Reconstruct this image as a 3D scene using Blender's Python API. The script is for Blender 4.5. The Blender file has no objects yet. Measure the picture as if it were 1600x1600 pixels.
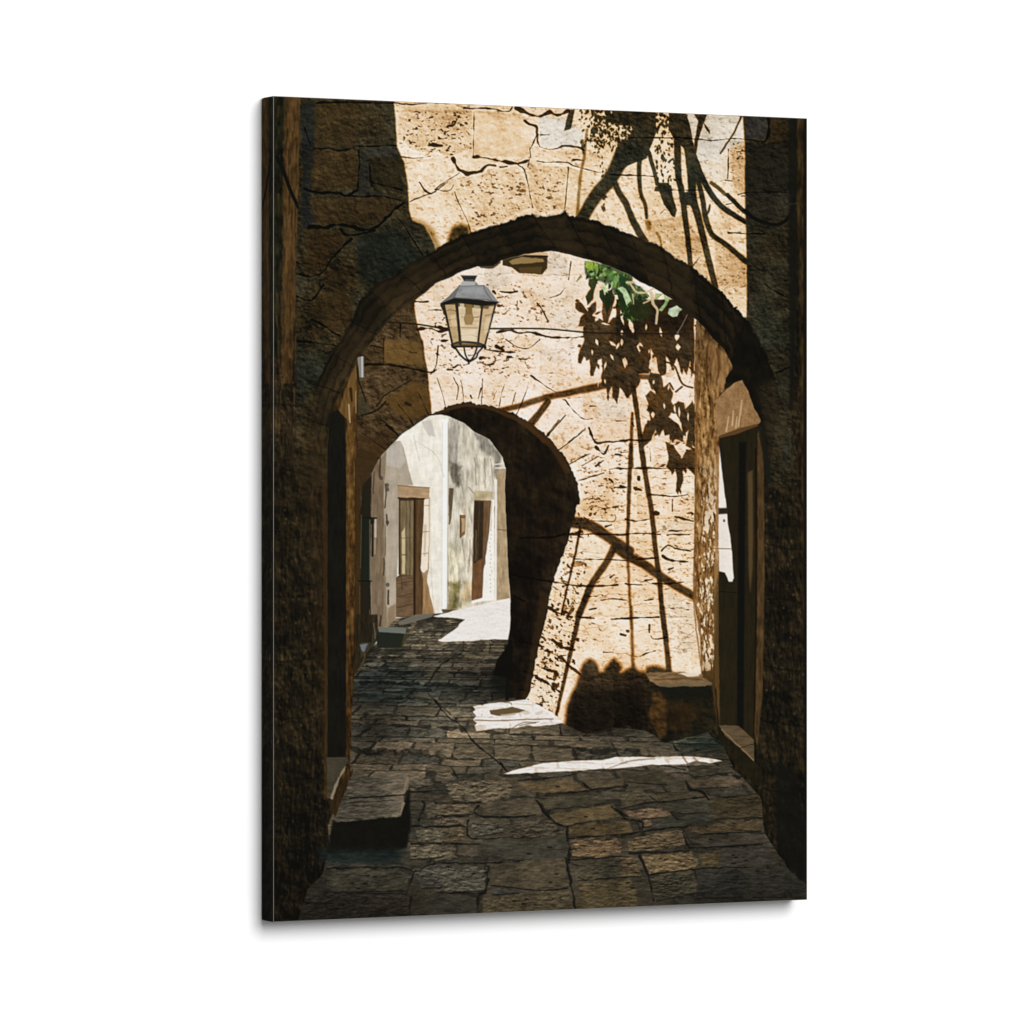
import numpy as np, math
# ---------------------------------------------------------------- print painter
# The picture on the canvas is painted here as a flat print (a raster in print pixels).
PX0, PY0, PX1, PY1, PS = 418.0, 144.0, 1270.0, 1448.0, 1.4
PW = int((PX1 - PX0) * PS); PH = int((PY1 - PY0) * PS)
F = np.float32
GX = (PX0 + (np.arange(PW) + .5) / PS).astype(F)
GY = (PY0 + (np.arange(PH) + .5) / PS).astype(F)
X, Y = np.meshgrid(GX, GY)
rng = np.random.default_rng(7)

def hash01(ix, iy, seed):
    h = (ix.astype(np.uint32) * np.uint32(374761393) + iy.astype(np.uint32) * np.uint32(668265263)
         + np.uint32((seed * 2246822519) & 0xffffffff))
    h ^= h >> np.uint32(13); h *= np.uint32(1274126177); h ^= h >> np.uint32(16)
    h *= np.uint32(2654435761); h ^= h >> np.uint32(15)
    return (h & np.uint32(0xffffff)).astype(F) / F(16777215)

def vn(x, y, seed):
    a = .6 + seed * 1.7; c, q = F(math.cos(a)), F(math.sin(a))
    x, y = x * c - y * q + F(seed * 3.1), x * q + y * c + F(seed * 7.7)       # turn the lattice so that it never lines up
    fx = np.floor(x); fy = np.floor(y)
    tx = (x - fx).astype(F); ty = (y - fy).astype(F)
    ix = fx.astype(np.int64); iy = fy.astype(np.int64)
    tx = tx * tx * (3 - 2 * tx); ty = ty * ty * (3 - 2 * ty)
    a = hash01(ix, iy, seed); b = hash01(ix + 1, iy, seed)
    c = hash01(ix, iy + 1, seed); d = hash01(ix + 1, iy + 1, seed)
    return (a + (b - a) * tx) * (1 - ty) + (c + (d - c) * tx) * ty      # 0..1

def fbm(x, y, seed, o=3, g=.55):
    s = np.zeros_like(x, dtype=F); a = 1.0; t = 0.0
    for k in range(o):
        s += F(a) * vn(x * F(2.03 ** k), y * F(2.03 ** k), seed + 17 * k); t += a; a *= g
    return s / F(t)

def cell(x, y, seed):
    """distance to nearest / second nearest jittered point, id of nearest"""
    fx = np.floor(x).astype(np.int64); fy = np.floor(y).astype(np.int64)
    d1 = np.full(x.shape, 9, F); d2 = np.full(x.shape, 9, F); idn = np.zeros(x.shape, F)
    for j in (-1, 0, 1):
        for i in (-1, 0, 1):
            cx = fx + i; cy = fy + j
            px = cx + .15 + .7 * hash01(cx, cy, seed); py = cy + .15 + .7 * hash01(cx, cy, seed + 5)
            d = np.sqrt((px - x) ** 2 + (py - y) ** 2).astype(F)
            n = d < d1
            d2 = np.where(n, d1, np.minimum(d2, d)); d1 = np.where(n, d, d1)
            idn = np.where(n, hash01(cx, cy, seed + 9), idn)
    return d1, d2, idn

def sstep(a, b, x):
    t = np.clip((x - a) / (b - a), 0, 1); return t * t * (3 - 2 * t)

# shared noise fields
N2 = vn(X / 1.9, Y / 1.9, 1) - .5
N4 = fbm(X / 4.5, Y / 4.0, 2, 2) - .5
N10 = fbm(X / 11, Y / 9, 3, 3) - .5
N30 = fbm(X / 34, Y / 30, 4, 3) - .5
N90 = fbm(X / 100, Y / 90, 5, 2) - .5
HS = fbm(X / 13, Y / 3.2, 6, 3) - .5          # grain lying flat
VS = fbm(X / 3.6, Y / 17, 7, 3) - .5          # grain standing up
WX = ((vn(X / 9, Y / 9, 8) - .5) * 1.3 + (vn(X / 3.2, Y / 3.2, 28) - .5) * .6); WY = ((vn(X / 9, Y / 9, 9) - .5) * 1.3 + (vn(X / 3.2, Y / 3.2, 29) - .5) * .6)
WN = np.clip((vn(X / 8, Y / 8, 75) - .5) * 2.6, -.95, 1.2)
def relief(h, dx, dy): return (h - np.roll(h, (dy, dx), (0, 1))).astype(F)
_h5 = fbm(X / 6, Y / 5, 71, 3); R5 = relief(_h5, -2, 3)
_h12 = fbm(X / 13, Y / 16, 72, 3); R12 = relief(_h12, -4, 5)
_hg = fbm(X / 9, Y / 3.6, 73, 3); RG = relief(_hg, 1, 2)
_hv = fbm(X / 4.5, Y / 12, 74, 3); RV = relief(_hv, -3, 4)
PITN = fbm(X / 5.2, Y / 3.2, 10, 2)
PITS = sstep(.66, .76, PITN)
PITV = sstep(.62, .74, fbm(X / 2.8, Y / 6.5, 11, 2))
SPK = sstep(.72, .84, vn(X / 2.6, Y / 2.1, 12))

img = np.zeros((PH, PW, 3), F)

def win(pts, pad):
    p = np.asarray(pts, float)
    x0 = np.searchsorted(GX, p[:, 0].min() - pad); x1 = np.searchsorted(GX, p[:, 0].max() + pad)
    y0 = np.searchsorted(GY, p[:, 1].min() - pad); y1 = np.searchsorted(GY, p[:, 1].max() + pad)
    return (slice(max(0, y0), max(0, y1)), slice(max(0, x0), max(0, x1)))

def spline(pts, n=5, closed=False):
    p = np.asarray(pts, float)
    m = len(p); out = []
    for i in range(m if closed else m - 1):
        if closed: a, b, c, d = p[(i - 1) % m], p[i], p[(i + 1) % m], p[(i + 2) % m]
        else: a, b, c, d = p[max(i - 1, 0)], p[i], p[i + 1], p[min(i + 2, m - 1)]
        for k in range(n):
            t = k / n
            out.append(.5 * ((2 * b) + (c - a) * t + (2 * a - 5 * b + 4 * c - d) * t * t + (3 * b - a - 3 * c + d) * t ** 3))
    if not closed: out.append(p[-1])
    return np.array(out)

def segd(x, y, a, b):
    dx, dy = F(b[0] - a[0]), F(b[1] - a[1]); L = dx * dx + dy * dy + F(1e-6)
    t = np.clip(((x - F(a[0])) * dx + (y - F(a[1])) * dy) / L, 0, 1)
    return np.sqrt((x - F(a[0]) - t * dx) ** 2 + (y - F(a[1]) - t * dy) ** 2), t

def poly(pts, soft=.7, rough=0., curve=0):
    if curve: pts = spline(pts, curve, True)
    pts = np.asarray(pts, float)
    s = win(pts, soft + rough + 2)
    x = X[s]; y = Y[s]
    if rough: x = x + WX[s] * F(rough); y = y + WY[s] * F(rough)
    if x.size == 0: return s, np.zeros(x.shape, F)
    ins = np.zeros(x.shape, bool); D = np.full(x.shape, 1e9, F)
    n = len(pts)
    for i in range(n):
        a = pts[i]; b = pts[(i + 1) % n]
        # distance only near the edge
        d, _ = segd(x, y, a, b); np.minimum(D, d, out=D)
        if a[1] != b[1]:
            c = ((a[1] > y) != (b[1] > y)) & (x < (b[0] - a[0]) * (y - a[1]) / (b[1] - a[1]) + a[0])
            ins ^= c
    sd = np.where(ins, -D, D)
    return s, (1 - sstep(-soft, soft, sd)).astype(F)

def stroke(pts, w, w2=None, soft=.7, rough=0., curve=4, vary=0.):
    """w, w2 = full width at the first and last point"""
    w2 = w if w2 is None else w2
    p = spline(pts, curve) if (curve and len(pts) > 2) else np.asarray(pts, float)
    s = win(p, max(w, w2) / 2 + soft + rough + 2)
    x = X[s]; y = Y[s]
    if rough: x = x + WX[s] * F(rough); y = y + WY[s] * F(rough)
    m = np.zeros(x.shape, F); n = len(p) - 1
    for i in range(n):
        d, t = segd(x, y, p[i], p[i + 1])
        r = (w + (w2 - w) * (i + t) / n) / 2
        if vary: r = r * (1 + vary * WN[s])
        m = np.maximum(m, 1 - sstep(-soft, soft, d - r))
    return s, m.astype(F)

def ell(cx, cy, rx, ry, ang=0, soft=.7):
    c, q = math.cos(ang), math.sin(ang)
    pts = [(cx + rx * math.cos(a) * c - ry * math.sin(a) * q, cy + rx * math.cos(a) * q + ry * math.sin(a) * c)
           for a in np.linspace(0, 2 * math.pi, 14, endpoint=False)]
    return poly(pts, soft)

def leafpts(x, y, L, w, ang):
    c, q = math.cos(ang), math.sin(ang)
    prof = [(0, 0), (.18, .55), (.42, 1), (.7, .7), (1, 0), (.7, -.7), (.42, -1), (.18, -.55)]
    return [(x + L * a * c - w * b * q / 2, y + L * a * q + w * b * c / 2) for a, b in prof]

def over(sm, col, a=1.0, clip=None):
    s, m = sm; m = m * F(a)
    if clip is not None: m = m * clip[s]
    col = np.asarray(col, F)
    if col.ndim == 3 and col.shape[:2] == (PH, PW): col = col[s]
    img[s] += (col - img[s]) * m[..., None]

def mul(sm, k, a=1.0, clip=None):
    s, m = sm; m = m * F(a)
    if clip is not None: m = m * clip[s]
    img[s] *= 1 + (np.asarray(k, F) - 1) * m[..., None]

def put(field, sm, v=1.0, mode='max'):
    s, m = sm
    if mode == 'max': field[s] = np.maximum(field[s], m * F(v))
    elif mode == 'cut': field[s] *= 1 - m * F(v)
    else: field[s] += m * F(v)

def full(sm):
    f = np.zeros((PH, PW), F); f[sm[0]] = sm[1]; return f

def ramp(t, stops):
    xs = [s[0] for s in stops]
    return np.stack([np.interp(t, xs, [s[1][k] for s in stops]).astype(F) for k in range(3)], -1)

TILE = {1: (400, 140), 2: (680, 140), 3: (970, 140), 4: (400, 420), 5: (680, 380), 6: (970, 420), 7: (400, 700),
        8: (680, 660), 9: (970, 700), 'A': (400, 960), 'B': (680, 920), 'C': (970, 960), 'D': (390, 1190),
        'E': (680, 1190), 'F': (970, 1190)}
def z(t, *p):
    ox, oy = TILE[t]
    return [(ox + a / 5.3333, oy + b / 5.3333) for a, b in p]
ZS = 1 / 5.3333

# ---------------------------------------------------------------- outlines
OUT_R = (z(2, (0, 1320), (130, 1255), (270, 1192), (420, 1150), (560, 1110), (660, 1080), (730, 1040), (800, 1030), (830, 1060), (960, 1045),
           (1050, 1030), (1080, 1000), (1100, 1045), (1200, 1060), (1340, 1080), (1370, 1110), (1480, 1140), (1600, 1190))
         + z(3, (130, 1220), (200, 1260), (300, 1280), (420, 1370), (560, 1450), (680, 1540))
         + z(6, (760, 120), (850, 190), (930, 290), (1050, 410), (1130, 540), (1200, 680), (1255, 810), (1300, 960), (1330, 1150), (1290, 1300)))
def resample(c, n):
    c = np.asarray(c, float); L = np.concatenate([[0], np.cumsum(np.hypot(*np.diff(c, axis=0).T))]); q = np.linspace(0, L[-1], n)
    return np.stack([np.interp(q, L, c[:, 0]), np.interp(q, L, c[:, 1])], 1)
def jag(c, step, amp, seed):
    c = np.asarray(c, float); n = max(4, int(np.hypot(*np.diff(c, axis=0).T).sum() / step)); r = np.random.default_rng(seed)
    q = resample(c, n); t = np.gradient(q, axis=0); t /= np.hypot(t[:, 0], t[:, 1])[:, None] + 1e-6
    j = r.normal(0, amp, n) * (r.random(n) < .6)
    return [tuple(a) for a in q + np.stack([-t[:, 1], t[:, 0]], 1) * j[:, None]]
OUT_L = z(1, (1480, 1340), (1340, 1420), (1200, 1500), (1130, 1560)) + z(4, (1010, 110), (860, 270), (800, 420), (720, 580), (650, 660),
        (560, 830), (500, 950), (460, 1100), (420, 1200), (380, 1500))
IN_T = (z(5, (0, 330), (110, 290), (220, 230), (350, 190), (480, 190), (550, 140), (740, 90), (950, 60), (1080, 80), (1240, 125), (1380, 160),
          (1500, 210), (1600, 250)) + z(6, (160, 100), (280, 160), (430, 250), (560, 370), (640, 430), (700, 490), (780, 590), (860, 660),
          (930, 790), (930, 830), (880, 900), (860, 1000), (940, 950), (1010, 920), (1060, 1010), (1110, 1150), (1170, 1260), (1195, 1600)))
IN_L = z(4, (1480, 135), (1340, 250), (1220, 330), (1110, 420), (1000, 560), (900, 690), (840, 740), (810, 830), (760, 920), (690, 1050),
         (640, 1170), (620, 1240), (600, 1400), (595, 1600))

# ---------------------------------------------------------------- a. the dark side walls
t = .47 + .40 * VS + .35 * N10 + .55 * N30 + .9 * R12 + .55 * RV
low = sstep(700, 1000, Y); left = X < 800
shL = [(0, (12, 11, 7)), (.3, (26, 22, 14)), (.55, (42, 34, 20)), (.8, (62, 50, 31)), (1.1, (94, 79, 56))]
img[:] = ramp(t - .10 * low * left - .20 * sstep(1080, 1420, Y) - .11 * (~left), shL)
# strips of the near left wall above
over(poly([(426, 140), (444, 140), (442, 420), (440, 560), (425, 560)], 2.5, 2), ramp(.3 + .6 * VS + .4 * N10, [(0, (8, 9, 5)), (.5, (38, 38, 22)), (1, (70, 64, 40))]), .9)
over(poly([(443, 140), (470, 140), (466, 330), (463, 440), (455, 600), (438, 600), (441, 420)], 2.5, 2), ramp(.5 + .8 * VS + .3 * N10, [(0, (34, 22, 9)), (.5, (84, 60, 30)), (1, (118, 90, 52))]), .92)
for _k in range(110):
    _x = rng.uniform(428, 466); _y = rng.uniform(150, 720)
    over(stroke([(_x, _y), (_x + rng.normal(0, 1), _y + rng.uniform(14, 60))], rng.uniform(1.2, 3.4), .8, 1.4, 1.2), [(18, 15, 8), (34, 22, 10), (42, 40, 26), (92, 68, 38), (104, 74, 44)][int(rng.integers(0, 5))], rng.uniform(.25, .6))
over(stroke(z(1, (170, 560), (230, 690), (280, 830), (340, 960), (390, 1060)), 6, 5, 1), (14, 14, 12))
over(poly(z(1, (370, 1000), (440, 1020), (470, 1130), (440, 1160), (360, 1150)), 1.5, 2), (22, 26, 24))

_wr = np.random.default_rng(31)
for k in range(900):     # rough stone faces of the side walls, seen edge on
    lft = k < 560
    if lft: x_ = 428 + 84 * _wr.random() ** .9; y_ = _wr.uniform(560, 1425)
    else: x_ = _wr.uniform(1192, 1260); y_ = _wr.uniform(600, 1390)
    h_ = _wr.uniform(2.5, 8); w_ = _wr.uniform(1.0, 2.8) * (1 if lft else 1.1)
    dk = _wr.random() < .58; fade = 1 - .55 * max(0, (y_ - 1000) / 430)
    c_ = np.array([12, 10, 7]) if dk else np.array([104, 84, 54]) * _wr.uniform(.6, 1.1) * fade
    over(poly(leafpts(x_, y_, h_, w_ * 1.6, math.pi / 2 + _wr.normal(0, .35)), 1.0, 1.0), c_, _wr.uniform(.25, .6))
for y_ in (640, 735, 842, 930, 1032, 1120, 1225, 1330):
    over(stroke([(426, y_ - 10 + 12 * (y_ > 800)), (470, y_ + _wr.normal(0, 3)), (511, y_ + 4 - .06 * (y_ - 800))], 2.6, 1.8, 1.3, 2.5, 4, .8), (11, 10, 7), .55)
    over(stroke([(1194, y_ + 6), (1225, y_ + 10 + _wr.normal(0, 3)), (1262, y_ + 16)], 2.2, 3, 1.3, 2.5, 4, .8), (10, 9, 7), .55)

# ---------------------------------------------------------------- b. front wall face
faceM = full(poly([(469, 140), (1243, 140), (1240, 420), (1236, 760), (1200, 760), (1190, 660), (880, 420), (540, 520), (505, 700), (462, 700), (462, 440)], 1.5, 1.5))
sunF = full(poly([(614, 140), (615, 158), (618, 196), (620, 230), (631, 252), (637, 290), (639, 327), (644, 344), (662, 352), (672, 369), (681, 390),
                  (800, 500), (1167, 520), (1167, 440), (1166, 365), (1164, 290), (1164, 219), (1161, 181), (1160, 140)], 1.6, .8))
put(sunF, poly([(698, 400), (699, 372), (706, 356), (720, 349), (732, 353), (737, 372), (737, 400)], 5, 1), .95, 'cut')
put(sunF, stroke([(640, 345), (668, 356), (684, 388)], 10, 10, 5), .5, 'cut')
# shadow of vines and leaves
S3 = lambda w: w * ZS
for pts, w, w2, sf, v in [
    (z(3, (500, 160), (545, 300), (575, 440), (620, 590), (685, 740), (765, 880), (870, 990), (1040, 1095)), 13, 8, 1, 1),
    (z(3, (470, 380), (480, 700), (505, 830), (530, 1000), (560, 1250), (582, 1470)), 11, 8, 1.2, .97),
    (z(3, (560, 440), (590, 700), (600, 900), (645, 1050), (705, 1300), (790, 1640)), 15, 9, 1.2, .97),
    (z(3, (630, 690), (680, 900), (705, 1050), (760, 1200), (870, 1280), (1050, 1430)), 8, 9, 1.2, .97),
    (z(3, (700, 1040), (730, 1010), (742, 955)), 5, 3, .8, .95),
    (z(3, (690, 190), (660, 300), (632, 420), (622, 520)), 10, 4, .9, 1),
    (z(3, (1012, 205), (960, 320), (900, 420), (832, 522)), 3.2, 3, .7, .95),
    (z(2, (1590, 470), (1470, 720), (1340, 880), (1230, 1060)), 25, 19, 2.2, .97),
    (z(2, (1470, 700), (1530, 850)) + z(3, (40, 940), (90, 1060), (140, 1160), (200, 1260)), 9, 12, 1.5, .97),
    (z(3, (160, 480), (152, 700), (165, 850), (205, 960), (215, 1060)), 8, 5, 1.4, .95),
    (z(3, (230, 510), (270, 640), (305, 780)), 7, 6, 1, .95),
    (z(3, (890, 870), (1000, 980), (1100, 1060)), 7, 7, .8, 1),
    (z(3, (755, 770), (820, 820), (870, 865)), 6, 6, .9, .8),
    (z(3, (700, 1240), (740, 1500), (770, 1640)), 3, 3, 1.5, .5),
    (z(2, (1265, 330), (1240, 560), (1210, 720), (1190, 950), (1180, 1060)), 4.5, 5, 1.5, .6),
    (z(2, (1225, 420), (1235, 520)), 5, 4, 1, .8),
    (z(3, (300, 1190), (325, 1230), (340, 1310)), 4, 3, 1.4, .6),
    (z(3, (225, 1100), (235, 1150)), 9, 7, 2.2, .5)]:
    put(sunF, stroke(pts, w, w2, sf, .7), v, 'cut')
for pts in [z(3, (40, 170), (285, 180), (300, 330), (260, 450), (215, 570), (120, 600), (40, 640), (-60, 700), (-40, 480), (60, 420), (100, 330)),
            z(3, (400, 180), (535, 190), (565, 330), (605, 450), (560, 520), (460, 420), (400, 330)),
            z(3, (300, 770), (400, 770), (430, 860), (468, 1000), (455, 1060), (425, 1050), (360, 950), (330, 870)),
            z(3, (610, 195), (722, 200), (690, 280), (650, 260)), z(3, (690, 265), (745, 335), (742, 365), (700, 310)),
            z(3, (290, 800), (420, 790), (430, 850), (280, 840)), z(3, (520, 850), (620, 830), (640, 960), (560, 960), (500, 970)),
            z(2, (1120, 160), (1162, 160), (1130, 320), (1075, 342), (1090, 250)),
            z(2, (1470, 160), (1700, 160), (1700, 300), (1500, 290))]:
    put(sunF, poly(pts, .9, 1.0), .98, 'cut')
for k in range(210):     # small hanging leaves
    if k < 120:
        a = rng.random(); x, y = z(2, (1190 + 420 * a, 150 + (90 + 300 * min(1, .3 + a)) * rng.random() ** .8))[0]
        if a < .22: continue
    else:
        x, y = z(3, (285 + 185 * rng.random(), 180 + 560 * rng.random()))[0]
    L = rng.uniform(4, 9)
    put(sunF, poly(leafpts(x, y, L, L * .5, math.pi / 2 + rng.normal(0, .5)), .7), .97, 'cut')
for k in range(330):     # the thick of the hanging leaves
    a = rng.random() ** 1.3; x = rng.uniform(908, 1000); y = 168 + 62 * a
    if x < 925 and rng.random() < .6: continue
    L = rng.uniform(4, 8) * (1.15 - .4 * a)
    put(sunF, poly(leafpts(x, y, L, L * .6, math.pi / 2 + rng.normal(0, .9)), .8), .97, 'cut')
for k in range(90):
    a = rng.random(); x, y = z(3, (60 + 480 * rng.random(), 175 + 170 * a ** 1.4))[0]
    put(sunF, poly(leafpts(x, y, 8, 4.6, math.pi / 2 + rng.normal(0, .9)), .8), .97, 'cut')
for k in range(26):
    a = rng.random(); x, y = z(2, (1330 + 60 * a + rng.normal(0, 20), 300 + 400 * a))[0]
    L = rng.uniform(4, 8); put(sunF, poly(leafpts(x, y, L, L * .5, 1.57 + rng.normal(0, .6)), .7), .95, 'cut')
for k in range(16):
    a = rng.random(); x, y = z(2, (1380 + 40 * rng.random(), 860 + 130 * a))[0]
    put(sunF, poly(leafpts(x, y, 6, 3.5, 1.57 + rng.normal(0, .8)), .8), .8, 'cut')

tF = .715 + .14 * N10 + .26 * N30 + .07 * HS + .05 * N2 + .20 * R5 + .12 * R12 + .16 * N90
pd = np.full((PH, PW), .35, F)
put(pd, poly(z(2, (-320, 170), (300, 170), (310, 480), (150, 570), (-300, 480)), 8), 1.0)
put(pd, poly(z(2, (190, 750), (700, 640), (800, 980), (500, 1120), (300, 1150)), 6), .75)
put(pd, poly(z(2, (770, 640), (1100, 640), (1080, 990), (830, 1040)), 6), .7)
put(pd, poly(z(3, (900, 420), (1040, 420), (1040, 900), (940, 860)), 6), .95)
put(pd, poly(z(2, (330, 180), (720, 200), (830, 320), (760, 570), (320, 550)), 5), .8, 'cut')
tF -= .62 * PITS * pd
tF -= .22 * SPK * pd * .5
tF += .16 * pd * R5
for pts, d in [(z(2, (330, 180), (720, 200), (780, 290), (830, 320), (800, 470), (760, 570), (320, 550)), -.06),
               (z(2, (860, 230), (1060, 230), (1240, 350), (1230, 460), (880, 480)), .03),
               (z(2, (190, 750), (700, 640), (800, 980), (500, 1120), (300, 1150)), -.05),
               (z(2, (770, 640), (1100, 640), (1080, 990), (830, 1040)), -.10),
               (z(2, (-320, 170), (300, 170), (310, 480), (150, 560), (-300, 480)), -.08),
               (z(3, (900, 420), (1040, 420), (1040, 900), (940, 860)), -.15),
               (z(2, (850, 500), (1380, 540), (1380, 680), (860, 590)), -.05),
               (z(1, (1330, 590), (1500, 580), (1560, 720), (1450, 820), (1360, 740)), .07), (z(2, (0, 500), (130, 570), (190, 690), (0, 820)), .07), (z(2, (0, 860), (150, 870), (260, 1180), (0, 1300)), .06),
               (z(3, (0, 730), (130, 900), (150, 1100), (0, 1000)), .05), (z(3, (200, 1100), (520, 1050), (700, 1300), (740, 1600), (200, 1240)), -.12), (z(3, (780, 1200), (1040, 1380), (1040, 1640), (800, 1640)), -.16), (z(2, (1100, 650), (1360, 690), (1200, 1050), (1090, 1050)), -.06),
               (z(1, (1150, 110), (1600, 110), (1600, 190), (1160, 190)), -.05), (z(3, (640, 420), (880, 420), (900, 900), (760, 860)), .03), (z(3, (760, 950), (1040, 1100), (1040, 1300), (880, 1250)), -.05),
               (z(1, (1180, 400), (1300, 480), (1500, 560), (1200, 570)), .12),
               (z(3, (600, 180), (1030, 210), (1030, 400), (600, 400)), .05)]:
    s, m = poly(pts, 2.2, 1.6); tF[s] += m * F(d)
    tF[s] += .22 * (np.roll(m, -2, 0) - np.roll(m, 2, 0)) * (-1) * .5
CRF = [
 (z(2, (240, 145), (300, 152), (420, 150), (600, 175), (640, 140)), 2.4), (z(2, (680, 145), (760, 190), (860, 215), (960, 180), (1020, 205), (1110, 170)), 4.6),
 (z(2, (740, 250), (780, 280), (840, 305), (850, 370), (870, 470), (1000, 490), (1080, 460), (1200, 480), (1240, 500)), 2.8),
 (z(2, (850, 370), (820, 430), (790, 490)), 2.6), (z(2, (320, 555), (420, 565), (520, 590), (680, 610), (780, 580)), 4.4),
 (z(2, (320, 180), (320, 400), (315, 550)), 1.1), (z(2, (150, 570), (190, 650), (270, 700), (380, 670), (440, 625), (500, 630)), 4.4),
 (z(2, (0, 830), (60, 780), (200, 690)), 2), (z(2, (0, 830), (110, 840), (150, 790)), 1.6), (z(2, (160, 850), (200, 950), (260, 1080), (300, 1200)), 1.3),
 (z(2, (690, 620), (740, 660), (770, 770), (810, 980)), 1.6), (z(2, (1110, 640), (1100, 780), (1080, 990)), 1.5),
 (z(2, (850, 590), (920, 600), (1090, 600), (1160, 630), (1380, 690)), 1.7), (z(2, (1150, 580), (1240, 580)), 2.4), (z(2, (540, 640), (600, 635)), 1.5),
 (z(2, (880, 375), (950, 370)), 1.3), (z(2, (790, 490), (790, 560), (770, 640)), 1.3), (z(2, (100, 300), (150, 290), (190, 230)), 2),
 (z(1, (1360, 770), (1400, 830), (1450, 860), (1500, 840), (1600, 760)), 2.2), (z(1, (1210, 555), (1320, 570), (1450, 550)), 1.3),
 (z(1, (1280, 930), (1400, 880), (1500, 850)), 1.2), (z(1, (1145, 105), (1300, 120), (1450, 105), (1600, 110)), 1.5), (z(1, (1440, 460), (1540, 460)), 5),
 (z(3, (60, 395), (500, 395), (620, 405), (780, 415), (920, 400), (1030, 405), (1200, 430)), 1.8), (z(3, (-100, 700), (150, 710), (280, 720)), 2),
 (z(3, (895, 490), (900, 600), (890, 740)), 1.8), (z(3, (870, 750), (930, 755)), 1.5), (z(3, (900, 1185), (1000, 1190), (1200, 1200)), 2.4),
 (z(3, (980, 870), (1050, 850), (1400, 850)), 1.6), (z(3, (420, 830), (700, 835)), 1.2), (z(3, (600, 1470), (660, 1390)), 1.2), (z(3, (330, 1030), (370, 990)), 1.2),
 (z(3, (1240, 230), (1230, 380), (1180, 440)), 4), (z(3, (880, 950), (930, 940)), 1),
 # shaded left part
 (z(1, (480, 490), (620, 490), (700, 505), (800, 480), (830, 465), (950, 470), (1100, 460), (1165, 465)), 2.4), (z(1, (400, 320), (455, 470)), 2),
 (z(1, (850, 500), (860, 600), (850, 700), (845, 820)), 2), (z(1, (400, 820), (480, 850), (600, 855), (700, 860), (750, 880), (850, 830)), 3.4),
 (z(1, (750, 880), (880, 890), (1050, 885), (1200, 920)), 2), (z(1, (440, 1140), (600, 1140), (680, 1120), (800, 1140), (860, 1160), (960, 1160), (1050, 1100), (1160, 990), (1230, 940)), 4.4),
 (z(1, (1170, 1060), (1250, 1160), (1380, 1370)), 2), (z(1, (790, 1240), (700, 1330), (620, 1420), (550, 1520), (450, 1550), (340, 1530)), 3),
 (z(1, (700, 1160), (760, 1210), (900, 1190), (1000, 1170)), 2.4), (z(1, (940, 620), (960, 800)), 2.2), (z(1, (950, 760), (1080, 800), (1210, 830)), 3.4),
 (z(1, (500, 110), (700, 100), (1150, 110)), 2.5),
 (z(4, (460, 420), (560, 470), (640, 530), (700, 560)), 2.6), (z(4, (340, 230), (460, 260), (560, 130)), 2.4), (z(4, (340, 600), (520, 620), (690, 640)), 2),
 (z(6, (1220, 880), (1300, 860), (1400, 820), (1450, 800)), 2), (z(6, (1200, 120), (1320, 200), (1500, 260)), 2)]
for pts, w in CRF:
    put(tF, stroke(pts, w * 1.1, w * .75, .75, .9, 4, .75), -.80, 'add')
    put(tF, stroke([(a, b + w * .9 + .5) for a, b in pts], 1.2, 1.2, 1.2, 1.2), .10, 'add')
colSun = ramp(tF, [(-.05, (46, 30, 12)), (.25, (120, 80, 38)), (.5, (204, 162, 110)), (.66, (234, 205, 164)), (.8, (244, 227, 204)), (1.0, (252, 245, 234))])
g = full(poly(z(2, (860, 230), (1060, 230), (1240, 350), (1230, 460), (880, 480)), 2, 2)) + full(poly(z(3, (500, 170), (1030, 200), (1030, 420), (640, 620), (600, 400)), 5, 2)) * .8 \
    + full(poly(z(3, (650, 430), (880, 430), (900, 760), (700, 740)), 6)) * .5
colSun += (ramp(tF, [(0, (40, 33, 25)), (.5, (188, 178, 160)), (.8, (231, 222, 208)), (1, (247, 242, 234))]) - colSun) * np.clip(g, 0, 1)[..., None]
tS = tF - .16 + .35 * N30 + .5 * R5 + .4 * R12 + .15 * N10
colSh = ramp(tS, [(0, (8, 8, 5)), (.25, (22, 19, 11)), (.5, (47, 37, 20)), (.7, (63, 50, 27)), (.95, (92, 74, 44))])
colSh *= (1.08 - .22 * sstep(1100, 1180, X))[..., None]
colSh += (ramp(tS, [(0, (8, 9, 7)), (.5, (34, 36, 27)), (.9, (60, 60, 48))]) - colSh) * np.clip(.35 + 1.8 * N90 + .5 * N30, 0, 1)[..., None]
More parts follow.
